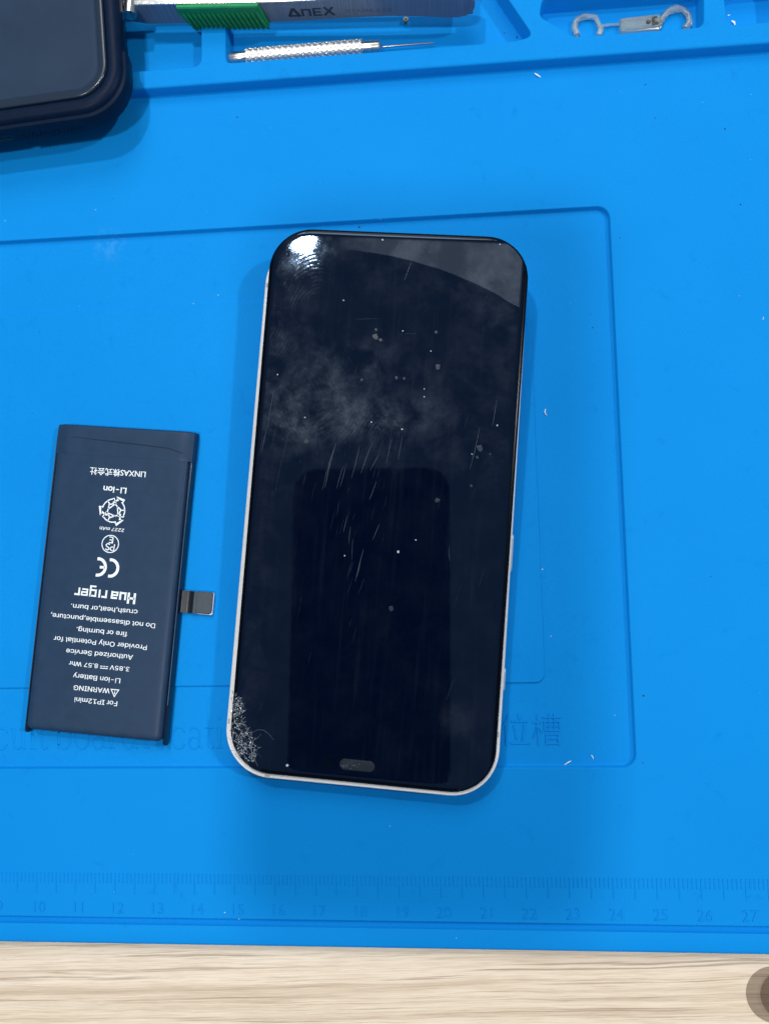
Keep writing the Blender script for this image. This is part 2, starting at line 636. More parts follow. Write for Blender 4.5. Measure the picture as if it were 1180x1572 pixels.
# thin-and-thick roman letters, x-height 1
GL = {
    'c': ([(arc(.42, .5, .36, .5, 35, 325, 18), .13)], .84),
    'u': ([([(.02, .95), (.2, .95), (.2, .3)] + arc(.42, .28, .22, .26, 180, 320, 8), .12), ([(.5, .95), (.7, .95), (.7, .03), (.84, .03)], .13)], .96),
    'i': ([([(.04, .95), (.2, .95), (.2, .04)], .13), ([(.02, .03), (.38, .03)], .07), ([(.2, 1.32), (.2, 1.44)], .14)], .44),
    't': ([([(.2, 1.28), (.2, .25)] + arc(.36, .22, .16, .2, 180, 320, 8), .12), ([(.0, .95), (.46, .95)], .08)], .52),
    'b': ([([(.0, 1.5), (.16, 1.5), (.16, .02)], .13), (arc(.46, .5, .34, .5, 150, -150, 18), .12)], .92),
    'o': ([(arc(.44, .5, .38, .5, 0, 350, 24), .12)], .92),
    'a': ([(arc(.34, .7, .26, .28, 160, 0, 10) + [(.60, .1), (.74, .04)], .12), (arc(.34, .26, .28, .26, 60, 330, 14), .11)], .80),
    'r': ([([(.0, .95), (.16, .95), (.16, .03)], .13), ([(.0, .03), (.34, .03)], .07), (arc(.42, .68, .26, .28, 170, 50, 8), .12)], .66),
    'd': ([([(.54, 1.5), (.72, 1.5), (.72, .03), (.86, .03)], .13), (arc(.40, .5, .34, .5, 35, 325, 18), .12)], .96),
    'l': ([([(.0, 1.5), (.16, 1.5), (.16, .03)], .13), ([(.0, .03), (.34, .03)], .07)], .42),
    'n': ([([(.0, .95), (.18, .95), (.18, .03)], .13), (arc(.44, .66, .24, .3, 160, 0, 10) + [(.68, .03)], .12)], .92),
    'C': ([(arc(.62, .75, .55, .75, 40, 320, 20), .14)], 1.2),
}
XH = 5.3


def word(s, x_start):
    x = x_start
    for ch in s:
        strokes, adv = GL[ch]
        b = MB()
        for pts, w in strokes:
            b.ribbon([(p[0] * XH * .92, p[1] * XH) for p in pts], w * XH * .95, 0, h=.17)
        b.build('moulded_letter', M_MAT, workmat, Matrix.Translation((x, 29.7, Z_REC - .01)), smooth=0)
        x += adv * XH * 0.98 * .92 + .35
    return x


word('cuit', 87.2)
word('board', 103.6)
word('locati', 126.4)
word('on', 149.8)

# ---------------------------------------------------------------- the phone with the loose display
PH_C = Vector((187.25, 88.0, 0))
PH_A = R(-5.4)
phone = thing('open_phone', (PH_C.x, PH_C.y, Z_PLAT), 'phone with white frame and loose scratched black screen, lying upside down mid mat', 'phone')
FB = Matrix.Translation((PH_C.x, PH_C.y, Z_PLAT)) @ Matrix.Rotation(PH_A, 4, 'Z')
PW, PHH, PR = 65.0, 132.0, 11.2


def pl(i, z, n=14):
    return rrect(PW - 2 * i, PHH - 2 * i, PR - i * .9, n, z)


mb = MB()
mb.loft([pl(.7, 0), pl(.22, .25), pl(.04, .6), pl(0, 1.0), pl(0, 6.35), pl(.05, 6.75), pl(.18, 7.12), pl(.36, 7.27), pl(1.45, 7.3), pl(1.6, 6.9), pl(1.6, 6.0)])
mb.build('frame', M_WHITE, phone, FB, smooth=35)
mb = MB()
mb.loft([pl(1.62, 6.02), pl(1.62, 6.10)])
mb.build('inner_tray', M_UNDER, phone, FB)

# display: hinged at the lower edge, lifted at the upper edge
DW, DH, DR = 62.6, 131.3, 10.3
LIFT = 4.2
ang = math.atan2(LIFT, DH)
DB = FB @ Matrix.Translation((0.15, -65.0, 7.15)) @ Matrix.Rotation(ang, 4, 'X') @ Matrix.Rotation(R(0.25), 4, 'Y') @ Matrix.Rotation(R(-0.28), 4, 'Z') @ Matrix.Translation((0.12, 65.9, 0))


def dl(i, z, n=14):
    return rrect(DW - 2 * i, DH - 2 * i, DR - i * .9, n, z)


# smudged glass
M_GLASS = mat('smudged_glass', (0.0004, 0.0032, 0.0150), 0.04, spec=0.5)
t = NT(M_GLASS)
v = t.coord()
sep = t.n('ShaderNodeSeparateXYZ')
t.l(v, sep.inputs[0])
X, Y = sep.outputs['X'], sep.outputs['Y']
DBI = DB.inverted()
DN = (DB.to_3x3() @ Vector((0, 0, 1))).normalized()
DZ = 1.42


def onglass(u, vv):
    P = on_plane(u, vv, DB @ Vector((0, 0, DZ)), DN)
    return DBI @ P


def blob(u, vv, ru, rv, amp, rot=0.0, soft=1.0):
    """soft elliptical patch on the glass around a picture point, radii in mm"""
    c = onglass(u, vv)
    dx, dy = t.math('SUBTRACT', X, c.x), t.math('SUBTRACT', Y, c.y)
    ca, sa = math.cos(R(rot)), math.sin(R(rot))
    a = t.math('ADD', t.math('MULTIPLY', dx, ca / ru), t.math('MULTIPLY', dy, sa / ru))
    b = t.math('ADD', t.math('MULTIPLY', dx, -sa / rv), t.math('MULTIPLY', dy, ca / rv))
    d = t.math('ADD', t.math('POWER', t.math('ABSOLUTE', a), 2.0), t.math('POWER', t.math('ABSOLUTE', b), 2.0))
    m = t.math('SUBTRACT', 1.0, t.smooth(d, 0.0, 1.0 + soft))
    return t.math('MULTIPLY', m, amp)


def addup(l):
    s = l[0]
    for q in l[1:]:
        s = t.math('ADD', s, q)
    return s


cloud = t.smooth(t.noise(v, 0.13, 6, 0.62, 0.25), 0.36, 0.74)
cloud2 = t.smooth(t.noise(v, 0.55, 5, 0.65, 0.2), 0.35, 0.72)
# finger-print ridges
def whorl(u, vv, ox, oy, ru, rv, amp, sc=0.40, rot=0):
    c = onglass(u, vv)
    sv = t.n('ShaderNodeVectorMath', _operation='SUBTRACT')
    t.l(v, sv.inputs[0])
    sv.inputs[1].default_value = (c.x + ox, c.y + oy, 0)
    mpp = t.n('ShaderNodeMapping')
    mpp.inputs['Scale'].default_value = (1.0, 0.8, 0.0)
    t.l(sv.outputs['Vector'], mpp.inputs['Vector'])
    wv = t.n('ShaderNodeTexWave', Scale=sc, Distortion=2.2, Detail=2.0)
    wv.wave_type = 'RINGS'
    wv.rings_direction = 'Z'
    wv.inputs['Detail Scale'].default_value = 0.5
    t.l(mpp.outputs['Vector'], wv.inputs['Vector'])
    rid = t.math('ADD', 0.22, t.math('MULTIPLY', t.smooth(wv.outputs['Fac'], 0.25, 0.85), .78))
    return t.math('MULTIPLY', blob(u, vv, ru, rv, amp, rot), rid)


prints = addup([whorl(462, 425, 5, -9, 5.5, 7.0, 1.0), whorl(425, 505, -9, 4, 4.0, 7, .8), whorl(565, 640, 7, -8, 7, 3.6, 1.0), whorl(515, 657, -7, 9, 7, 3.2, .9),
                whorl(505, 590, -12, -9, 7, 6, .45, .34), whorl(455, 658, 6, 9, 5, 3, .8), whorl(428, 630, 12, 6, 3, 7, .4), whorl(600, 655, -9, -6, 5, 3, .7)])
pm = t.smooth(t.noise(v, 0.38, 4, 0.7, 0.3), 0.40, 0.66)
prints = t.math('MULTIPLY', prints, t.math('MULTIPLY', pm, t.math('ADD', 0.25, t.math('MULTIPLY', cloud2, .75))))
speck = t.smooth(t.noise(v, 2.2, 3, 0.75), 0.58, 0.74)
smears = addup([blob(540, 600, 24, 14, .55, 8), blob(430, 560, 9, 30, .45), blob(640, 420, 36, 8, .30, -16), blob(600, 680, 26, 6, .35),
                blob(760, 560, 10, 26, .32), blob(700, 1110, 3.5, 4.5, .35), blob(395, 950, 3.5, 24, .30), blob(470, 385, 12, 4, .8, 25)])
smears = t.math('ADD', smears, addup([blob(535, 560, 9, 5, .9, 10), blob(470, 615, 14, 6, .7, -8), blob(560, 640, 17, 6, 1.0, 4), blob(440, 640, 8, 5, .8)]))
smears = t.math('MULTIPLY', smears, t.math('MULTIPLY', cloud, t.math('ADD', .55, t.math('ADD', t.math('MULTIPLY', cloud2, .5), t.math('MULTIPLY', speck, .9)))))
# the wiped film across the upper end, with its sharp lower edge
e0, e1, e2 = onglass(540, 385), onglass(640, 403), onglass(800, 474)
sl = (e2.y - e0.y) / (e2.x - e0.x)
edge = t.math('SUBTRACT', Y, t.math('ADD', t.math('MULTIPLY', t.math('SUBTRACT', X, e0.x), sl), e0.y))
q = t.math('MULTIPLY', t.math('MULTIPLY', t.math('SUBTRACT', X, e0.x), t.math('SUBTRACT', X, e2.x)),
           ((e1.y - (e0.y + sl * (e1.x - e0.x))) / ((e1.x - e0.x) * (e1.x - e2.x))))
edge = t.math('SUBTRACT', edge, q)
edge = t.math('ADD', edge, t.math('MULTIPLY', t.math('SUBTRACT', t.noise(v, 0.35, 3, 0.5), .5), .7))
wipe = t.math('MULTIPLY', t.smooth(edge, -.06, .22), t.math('ADD', .45, t.math('MULTIPLY', cloud, .5)))
wipe = t.math('MULTIPLY', wipe, t.smooth(X, -14.0, -4.0))
streak = t.n('ShaderNodeMapping')
streak.inputs['Scale'].default_value = (1.4, 0.07, 1)
streak.inputs['Rotation'].default_value = (0, 0, R(8))
t.l(v, streak.inputs['Vector'])
lines = t.math('MULTIPLY', t.smooth(t.noise(streak.outputs['Vector'], 0.5, 3, 0.6), 0.5, 0.8), .07)
haze = addup([t.math('MULTIPLY', prints, .60), t.math('MULTIPLY', smears, .62), t.math('MULTIPLY', wipe, 1.25), lines, t.math('MULTIPLY', cloud, .05)])
# nothing sticks on the rounded border of the glass
bx = t.smooth(t.math('ABSOLUTE', X), DW / 2 - 1.2, DW / 2 - 2.0)
by = t.smooth(t.math('ABSOLUTE', Y), DH / 2 - 1.2, DH / 2 - 2.0)
edgefree = t.math('MULTIPLY', t.math('SUBTRACT', 1.0, t.smooth(t.math('ABSOLUTE', X), DW / 2 - 2.0, DW / 2 - 1.4)),
                  t.math('SUBTRACT', 1.0, t.smooth(t.math('ABSOLUTE', Y), DH / 2 - 2.2, DH / 2 - 1.5)))
haze = t.math('MULTIPLY', haze, edgefree)
hz = t.math('MULTIPLY', haze, 0.115, True)
dif = t.n('ShaderNodeBsdfDiffuse')
dif.inputs['Color'].default_value = (0.42, 0.51, 0.64, 1)
ms_ = t.n('ShaderNodeMixShader')
t.l(hz, ms_.inputs['Fac'])
out = t.t.nodes['Material Output']
t.l(t.b.outputs['BSDF'], ms_.inputs[1])
t.l(dif.outputs['BSDF'], ms_.inputs[2])
t.l(ms_.outputs['Shader'], out.inputs['Surface'])
t.bump(t.math('ADD', t.math('MULTIPLY', prints, 1.0), t.math('MULTIPLY', cloud2, .15)), 0.05, 0.00008)
rg = t.math('ADD', 0.022, t.math('MULTIPLY', haze, 0.07))
t.b.inputs['Specular Tint'].default_value = (0.58, 0.86, 1.25, 1)
t.l(rg, t.b.inputs['Roughness'])

mb = MB()
mb.loft([dl(.9, 0), dl(.35, .12), dl(.08, .35), dl(0, .65), dl(.05, .92), dl(.22, 1.16), dl(.55, 1.32), dl(1.0, 1.40), dl(1.6, DZ), dl(2.4, DZ)])
display = mb.build('display', M_GLASS, phone, DB, smooth=60)
display.data.materials.append(M_EDGEBLACK)
for f_ in display.data.polygons:
    if f_.normal.z < 0.985 or abs(f_.center.z) < .001:
        f_.material_index = 1
mb = MB()
mb.loft([dl(2.2, -1.5), dl(2.0, -1.3), dl(2.0, .02)])
mb.build('display_backing', M_UNDER, phone, DB)

E_ = Matrix.Translation((0, 0, DZ))


def ongl(u, vv):
    p = onglass(u, vv)
    return (p.x, p.y)


# earpiece slit, front camera spot
ec, ee = ongl(548, 1175), ongl(575, 1177.5)
mb = MB()
mb.loft([rrect(8.2, 2.5, 1.24, 8, .012), rrect(8.0, 2.3, 1.15, 8, .035)])
ear = mb.build('earpiece', M_EAR, display, DB @ Matrix.Translation((ec[0], ec[1], DZ)) @ Matrix.Rotation(math.atan2(ee[1] - ec[1], ee[0] - ec[0]), 4, 'Z'))
mb = MB()
for k in range(26):
    x, y = rnd.uniform(-3.8, .6), rnd.uniform(-.9, .9)
    a = rnd.uniform(0, 6.3)
    r = rnd.uniform(.08, .26)
    mb.add([(x + r * math.cos(a + q) * rnd.uniform(.4, 1), y + r * math.sin(a + q) * rnd.uniform(.4, 1), .045) for q in (0, 1.6, 3.1, 4.7)], [(0, 1, 2, 3)])
mb.build('earpiece_lint', M_SCRATCH, display, DB @ Matrix.Translation((ec[0], ec[1], DZ)), 0)['kind'] = 'stuff'
c = ongl(502, 1172)
M_LENS = mat('front_camera', (0.001, 0.004, 0.011), 0.1)
mb = MB()
mb.loft([[(1.5 * math.cos(k * math.pi / 12), 1.5 * math.sin(k * math.pi / 12), z) for k in range(24)] for z in (.004, .012)])
mb.build('front_camera', M_LENS, display, DB @ Matrix.Translation((c[0], c[1], DZ)))

# scratches, each one a thin groove
SCR = [((449, 645), (421, 762), .10, .5), ((516, 680), (499, 748), .22, 1), ((512, 690), (495, 752), .12, .8), ((552, 685), (539, 735), .14, .8), ((571, 681), (554, 727), .16, .9),
       ((581, 698), (568, 722), .15, .9), ((588, 675), (577, 712), .12, .6), ((602, 672), (593, 712), .13, .7), ((618, 668), (611, 706), .13, .7), ((527, 715), (517, 750), .14, .8),
       ((531, 712), (522, 747), .12, .7), ((578, 738), (567, 767), .15, .8), ((521, 768), (517, 792), .12, .6), ((533, 792), (527, 818), .13, .7), ((538, 808), (535, 836), .13, .8),
       ((541, 828), (540, 858), .12, .7), ((582, 805), (572, 829), .14, .8), ((558, 843), (545, 893), .18, .9), ((553, 862), (548, 886), .12, .7), ((689, 838), (690, 862), .13, .7),
       ((762, 614), (755, 655), .14, .8), ((736, 655), (721, 720), .15, .8), ((421, 598), (411, 655), .13, .7), ((410, 655), (401, 695), .14, .8), ((487, 645), (484, 688), .12, .6),
       ((645, 372), (640, 381), .20, 1), ((631, 402), (620, 431), .16, 1), ((771, 457), (798, 472), .16, 1), ((469, 725), (466, 745), .10, .5), ((406, 668), (397, 700), .12, .6),
       ((545, 490), (584, 489), .12, .5), ((610, 513), (640, 512), .10, .4), ((698, 1040), (685, 1075), .12, .5), ((416, 690), (424, 650), .1, .4), ((600, 655), (596, 690), .1, .5)]
for (a, b, w, br) in SCR:
    p, q_ = Vector(ongl(*a)), Vector(ongl(*b))
    n = 5
    d = q_ - p
    nn = Vector((-d.y, d.x)).normalized()
    pts, ws_ = [], []
    bow = rnd.uniform(-.02, .02) * d.length
    for i in range(n + 1):
        s_ = i / n
        o_ = p + d * s_ + nn * (bow * math.sin(s_ * math.pi) + rnd.uniform(-.02, .02))
        pts.append(o_)
        ws_.append(w * .55 * (0.25 + .75 * math.sin(min(max(s_, .06), .94) * math.pi)))
    mb = MB()
    mb.ribbon(pts, ws_, DZ + .006)
    mb.build('scratch', M_SCRATCH if br > .65 else M_HAIR, display, DB, 0)
# a web of finer hairlines around them
mb = MB()
for k in range(60):
    u, vv = rnd.gauss(545, 55), rnd.gauss(745, 85)
    if k > 42:
        u, vv = rnd.uniform(400, 780), rnd.uniform(420, 1150)
    L_, sl_ = rnd.uniform(8, 34), rnd.gauss(-.27, .10)
    p, q_ = Vector(ongl(u, vv)), Vector(ongl(u + L_ * sl_, vv + L_))
    if abs(p.x) > 28 or abs(q_.x) > 28:
        continue
    m_ = (p + q_) / 2 + Vector((rnd.uniform(-.15, .15), 0))
    w = rnd.uniform(.02, .06)
    mb.ribbon([p, m_, q_], [w * .3, w, w * .3], DZ + .004)
mb.build('hairlines', M_HAIR, display, DB, 0)['kind'] = 'stuff'

# dust specks and dried drops
DROP = mat('dried_drop', (0.022, 0.033, 0.050), 0.4)
for (u, vv, r, mm) in [(669, 510, 2.3, 0), (672, 563, 4.3, 0), (736, 688, 5.0, 0), (732, 702, 2.2, 0), (555, 583, 2.0, 0), (577, 506, 2.2, 0), (576, 517, 4.5, 0), (584, 522, 2.6, 0),
                       (470, 678, 3.6, 0), (611, 847, 2.3, 1), (600, 934, 4.0, 0), (671, 768, 3.4, 0), (724, 697, 1.2, 1), (661, 539, 1.2, 1), (618, 508, 1.2, 1), (638, 829, 1.3, 1),
                       (617, 659, 1.4, 1), (441, 1175, 2.2, 1), (587, 368, 1.6, 1), (527, 461, 1.2, 1), (620, 581, 2.2, 0), (608, 580, 2.6, 0), (763, 653, 1.5, 1), (752, 697, 1.6, 0),
                       (651, 597, 1.0, 1), (651, 609, 1.0, 1), (570, 648, 1.2, 1), (468, 641, 1.2, 1), (426, 575, 1.2, 1), (529, 853, 1.3, 1), (723, 746, 2.0, 0), (767, 375, 1.2, 1)]:
    c = ongl(u, vv)
    rr_ = r / (7.6 if mm else 6.6)
    k0 = rnd.uniform(0, 6)
    loop = [(c[0] + rr_ * (1 + .22 * math.sin(2 * a + k0) + rnd.uniform(-.1, .1)) * math.cos(a), c[1] + rr_ * (1 + .18 * math.cos(3 * a + k0)) * math.sin(a)) for a in [k * math.pi / 7 for k in range(14)]]
    mb = MB()
    mb.loft([z3(loop, DZ + .004), z3(inset(loop, rr_ * .2), DZ + .02)])
    mb.build('dust_speck' if mm else 'dried_drop', M_DUST if mm else DROP, display, DB, 0)

# crushed corner
poly = [ongl(*q_) for q_ in [(357, 1064), (366, 1062), (373, 1078), (376, 1092), (377, 1112), (387, 1122), (391, 1136), (395, 1156), (390, 1170), (378, 1172), (364, 1160), (357, 1146), (354, 1120), (355, 1090)]]
cx_, cy_ = sum(p[0] for p in poly) / len(poly), sum(p[1] for p in poly) / len(poly)


def inside(x, y):
    r = False
    for i in range(len(poly)):
        (xa, ya), (xb, yb) = poly[i - 1], poly[i]
        if (ya > y) != (yb > y) and x < (xb - xa) * (y - ya) / (yb - ya) + xa:
            r = not r
    return r


xs, ys = [p[0] for p in poly], [p[1] for p in poly]
mbs = [MB(), MB()]
n = 0
while n < 330:
    x, y = rnd.uniform(min(xs), max(xs)), rnd.uniform(min(ys), max(ys))
    if not inside(x, y):
        continue
    n += 1
    x, y = x + rnd.gauss(0, .16), y + rnd.gauss(0, .16)
    a = rnd.uniform(0, math.pi)
    dx, dy = math.cos(a), math.sin(a)
    mb = mbs[rnd.random() < .42]
    if n % 2 == 0:
        L, w = rnd.uniform(.4, 1.5), rnd.uniform(.02, .06)
        k = rnd.uniform(-.25, .25)
        mb.add([(x, y, DZ + .01), (x + dx * L / 2 - dy * (w + k), y + dy * L / 2 + dx * (w + k), DZ + .03), (x + dx * L, y + dy * L, DZ + .01), (x + dx * L / 2 - dy * (-w + k), y + dy * L / 2 + dx * (-w + k), DZ + .015)], [(0, 1, 2, 3)])
    else:
        r_ = rnd.uniform(.10, .34)
        tri = [(x + r_ * math.cos(a + q0) * rnd.uniform(.5, 1.1), y + r_ * math.sin(a + q0) * rnd.uniform(.5, 1.1), DZ + .008 + rnd.uniform(0, r_ * .75)) for q0 in (0, 2.1, 4.2)]
        mb.add(tri, [(0, 1, 2)])
for mb, m_ in zip(mbs, (M_CRACK, M_CRACKW)):
    o = mb.build('shattered_glass', m_, display, DB, 0, recalc=False)
    o['kind'] = 'stuff'
# cracks that join up across the crushed corner and run out from it
nodes = []
while len(nodes) < 62:
    x, y = rnd.uniform(min(xs), max(xs)), rnd.uniform(min(ys), max(ys))
    if inside(x, y) and all((x - a_) ** 2 + (y - b_) ** 2 > .18 for a_, b_ in nodes):
        nodes.append((x, y))
mb = MB()
done = set()
for i, (x, y) in enumerate(nodes):
    near = sorted(range(len(nodes)), key=lambda j: (nodes[j][0] - x) ** 2 + (nodes[j][1] - y) ** 2)[1:4]
    for j in near:
        if (j, i) in done or (i, j) in done:
            continue
        done.add((i, j))
        x2, y2 = nodes[j]
        w = rnd.uniform(.03, .085)
        mb.ribbon([(x, y), ((x + x2) / 2 + rnd.gauss(0, .06), (y + y2) / 2 + rnd.gauss(0, .06)), (x2, y2)], [w * .6, w, w * .6], DZ + .004 + .0004 * (i % 9))
mb.build('crack_web', M_CRACKW, display, DB, 0, recalc=False)['kind'] = 'stuff'
for pts, w in [([(388, 1124), (396, 1120), (405, 1121), (413, 1127), (420, 1136)], .10), ([(388, 1136), (394, 1134), (401, 1127)], .12), ([(389, 1162), (393, 1170), (396, 1177)], .13),
               ([(392, 1150), (399, 1160), (402, 1164)], .09), ([(358, 1075), (366, 1070), (374, 1072)], .11), ([(377, 1112), (381, 1119), (386, 1125)], .10), ([(375, 1165), (384, 1178), (398, 1184)], .10),
               ([(373, 1078), (375, 1086), (378, 1090)], .08), ([(376, 1098), (380, 1095)], .08), ([(391, 1140), (398, 1146)], .08), ([(385, 1090), (392, 1083)], .05)]:
    mb = MB()
    mb.ribbon([ongl(*q_) for q_ in pts], [w * .5] + [w] * (len(pts) - 2) + [w * .4], DZ + .012)
    mb.build('crack', M_HAIR if w < .1 else M_SCRATCH, display, DB, 0)

# plastic antenna breaks and side keys of the frame
for (x, y, rot) in [(-PW / 2, 54.0, 0), (-PW / 2, -53.5, 0), (PW / 2, -51.0, 0), (-21.5, -PHH / 2, 90)]:
    mb = MB()
    mb.loft([rrect(1.1, 1.3, .1, 3, -.02), rrect(1.1, 1.3, .1, 3, .05)])
    # a thin plastic strip crossing the top lip and running down the outer side
    sx, sy = (math.copysign(1, x), 0) if rot == 0 else (0, math.copysign(1, y))
    b = MB()
    prof = [(.9, 7.32), (.45, 7.285), (.2, 7.13), (.03, 6.77), (-.02, 6.35), (-.02, 2.0)]
    vs = []
    for i, z in prof:
        for hw in (-.6, .6):
            vs.append((x - sx * i, y + hw, z + .005) if rot == 0 else (x + hw, y - sy * i, z + .005))
    b.add(vs, [(2 * i, 2 * i + 1, 2 * i + 3, 2 * i + 2) for i in range(len(prof) - 1)])
    b.build('antenna_band', M_BAND, phone, FB, 0)
for name, y, L in (('volume_button', -8.6, 9.0), ('mute_switch', -38.6, 5.4)):
    mb = MB()
    mb.loft([[(PW / 2 - .1, p[1], p[0]) for p in rrect(2.2, L, 1.0, 6, 0, 4.1, y)], [(PW / 2 + .35, p[1], p[0]) for p in rrect(2.2, L, 1.0, 6, 0, 4.1, y)],
             [(PW / 2 + .45, p[1], p[0]) for p in rrect(1.9, L - .3, .9, 6, 0, 4.1, y)]])
    mb.build(name, M_BUTTON, phone, FB)

# ---------------------------------------------------------------- battery
BA = R(-5.6)
BC = Vector((118.9, 72.0, Z_PLAT))
batt = thing('battery_pack', tuple(BC), 'thin black printed phone battery with short side connector, left of the white phone', 'battery')
BT = 3.9
BB = Matrix.Translation(BC) @ Matrix.Rotation(BA, 4, 'Z')
BW, BL = 35.0, 77.0


def bl(i, z, n=6, top=0.0):
    out = rrect(BW - 2 * i, BL - 2 * i, 1.5 - i * .5, n, z)
    return out


mb = MB()
mb.loft([bl(.5, .25), bl(.1, .5), bl(.05, 2.7), bl(.25, 3.35), bl(.6, 3.72), bl(1.1, 3.86), bl(1.9, BT), bl(2.6, BT)])
body = mb.build('body', M_BATT, batt, BB, smooth=50)
# dark folded edges along both long sides, running past the lower end
for sx in (-1, 1):
    mb = MB()
    x = sx * (BW / 2 + .28)
    prof = [(-.33, .1), (.42, .1), (.45, 2.2), (.30, 2.75), (-.05, 2.95), (-.33, 2.7)]
    e0_, e1_ = -BL / 2 - 1.0, BL / 2 - 4.5
    mb.loft([[(x + sx * px, yy, pz * (k if pz > 1 else 1)) for px, pz in prof] for yy, k in ((e0_, .7), (e0_ + .35, .92), (e0_ + 1, 1), (e1_, 1))])
    mb.build('side_fold', M_BATTSIDE, batt, BB, smooth=35)
    mb = MB()
    mb.box((x + sx * .15, 3.0, 2.95), (.16, BL - 12, .22))
    mb.build('foil_edge', M_RAIL, batt, BB, 0)
# sealed flap over the upper end
mb = MB()
fw = BW + 1.0
prof = [(31.2, 3.93), (31.6, 4.03), (32.2, 4.07), (37.2, 4.06), (38.5, 3.95), (38.85, 3.5), (38.95, 2.0), (38.95, .2)]
vs = []
nx = 21
for y, z in prof:
    for k in range(nx):
        s_ = k / (nx - 1) * 2 - 1
        e = abs(s_) ** 28
        vs.append((s_ * fw / 2 + .25, y - .06 * e, max(.15, z - .7 * e)))
fs = [(i * nx + k, i * nx + k + 1, (i + 1) * nx + k + 1, (i + 1) * nx + k) for i in range(len(prof) - 1) for k in range(nx - 1)]
mb.add(vs, fs)
for sx in (-1, 1):
    x = sx * fw / 2 + .25
    k = 0 if sx < 0 else nx - 1
    side = [(x, p[0] - .06, max(.15, p[1] - .7)) for p in prof] + [(x, 31.0, .15)]
    mb.add(side, [tuple(range(len(side)))])
mb.build('seal_flap', M_BATT, batt, BB, smooth=40)
mb = MB()
mb.ribbon([(-13.5, 35.6), (-6, 35.2), (4, 34.7), (12, 34.2), (15.8, 33.2)], [.10, .22, .28, .30, .22], 4.075)
mb.build('flap_crease', M_BATTSIDE, batt, BB, 0)
# flex tail with its covered connector
fy = (BB.inverted() @ at(300, 925, 1.0)).y
mb = MB()
ys_ = (fy - 2.75, fy + 2.75)
path = [(17.6, 1.4), (18.6, 1.35), (19.6, 1.0), (20.6, .95), (21.0, 1.25), (21.5, 1.3), (22.5, 1.15), (25.8, 1.1)]
vs = []
for x, z in path:
    for y in ys_:
        vs.append((x, y, z))
for x, z in path:
    for y in ys_:
        vs.append((x, y, z - .14))
m = len(path)
fs = [(2 * i, 2 * i + 1, 2 * i + 3, 2 * i + 2) for i in range(m - 1)] + [(2 * m + 2 * i, 2 * m + 2 * i + 2, 2 * m + 2 * i + 3, 2 * m + 2 * i + 1) for i in range(m - 1)]
for e in (0, 1):
    fs += [(2 * i + e, 2 * i + 2 + e, 2 * m + 2 * i + 2 + e, 2 * m + 2 * i + e) for i in range(m - 1)]
mb.add(vs, fs)
tail = mb.build('flex_tail', M_FLEX, batt, BB, 40)
mb = MB()
mb.loft([rrect(4.2, 5.6, .45, 5, .45, 24.3, fy), rrect(4.2, 5.6, .45, 5, 1.1, 24.3, fy)])
mb.build('stiffener', M_STIFF, tail, BB)
mb = MB()
mb.loft([rrect(4.15, 5.35, .45, 5, 1.11, 24.22, fy + .16), rrect(4.15, 5.35, .45, 5, 1.45, 24.22, fy + .16), rrect(3.95, 5.15, .4, 5, 1.52, 24.22, fy + .16)])
mb.build('connector_cover', M_PLATE, tail, BB)
mb = MB()
mb.box((21.9, fy, 1.36), (.9, 5.3, .12))
mb.build('fold_band', M_PLATE, tail, BB, 0)

# printing, read with the lower end up
ZP = Z_PLAT + BT + .012
inv_bb = BB.inverted()


def printed(s, a, b, height, bold=0.0, name='printed_line', shear=0.0):
    vs, fs = text_mesh(s, bold, 3, shear=shear)
    w0, w1 = min(p.x for p in vs), max(p.x for p in vs)
    A, B = inv_bb @ at(*a, ZP), inv_bb @ at(*b, ZP)
    d = (B - A)
    L = math.hypot(d.x, d.y)
    ex = Vector((d.x / L, d.y / L))
    ey = Vector((-ex.y, ex.x))
    kx = L / (w1 - w0)
    ky = height / .729
    out = []
    for p in vs:
        x, y = (p.x - w0) * kx, (p.y - .33) * ky
        out.append((A.x + ex.x * x + ey.x * y, A.y + ex.y * x + ey.y * y, BT + .012))
    b = MB()
    for k, (ox, oy) in enumerate(((-.028, 0), (.028, 0), (0, .022))):      # ink spread
        b.add([(p[0] + ox, p[1] + oy, p[2] + .0012 * k) for p in out], fs)
    return b.build(name, M_PRINT, body, BB, 0, recalc=False)


printed('For IP12mini', (180, 1081.5), (114.7, 1075), 1.66, .0)
printed('WARNING', (168.5, 1062), (113.4, 1056.5), 1.66, .0)
printed('Li-ion Battery', (184.6, 1046.5), (112.6, 1038.5), 1.66, .0)
printed('3.85V', (198.8, 1028.5), (169, 1025.5), 1.5, .0)
printed('8.57 Whr', (150.5, 1023.5), (106.3, 1019), 1.5, .0)
printed('Authorized Service', (203.9, 1010.5), (102, 1000.5), 1.66, .0)
printed('Provider Only Potential for', (225.3, 995.5), (82.9, 981), 1.66, .0)
printed('fire or burning.', (195.3, 975), (117.7, 967.5), 1.66, .0)
printed('Do not disassemble,puncture,', (238, 962), (78.3, 945.5), 1.66, .0)
printed('crush,heat,or burn.', (211, 941), (109.3, 931.5), 1.66, .0)
printed('2227 mAh', (190.7, 815.3), (153.3, 811.3), 1.15, .0, shear=.12)
printed('Li-ion', (194, 754.8), (159, 751.3), 2.0, .012)
printed('LINXAS株式会社', (223.7, 728.4), (138.8, 722), 1.5, .0)


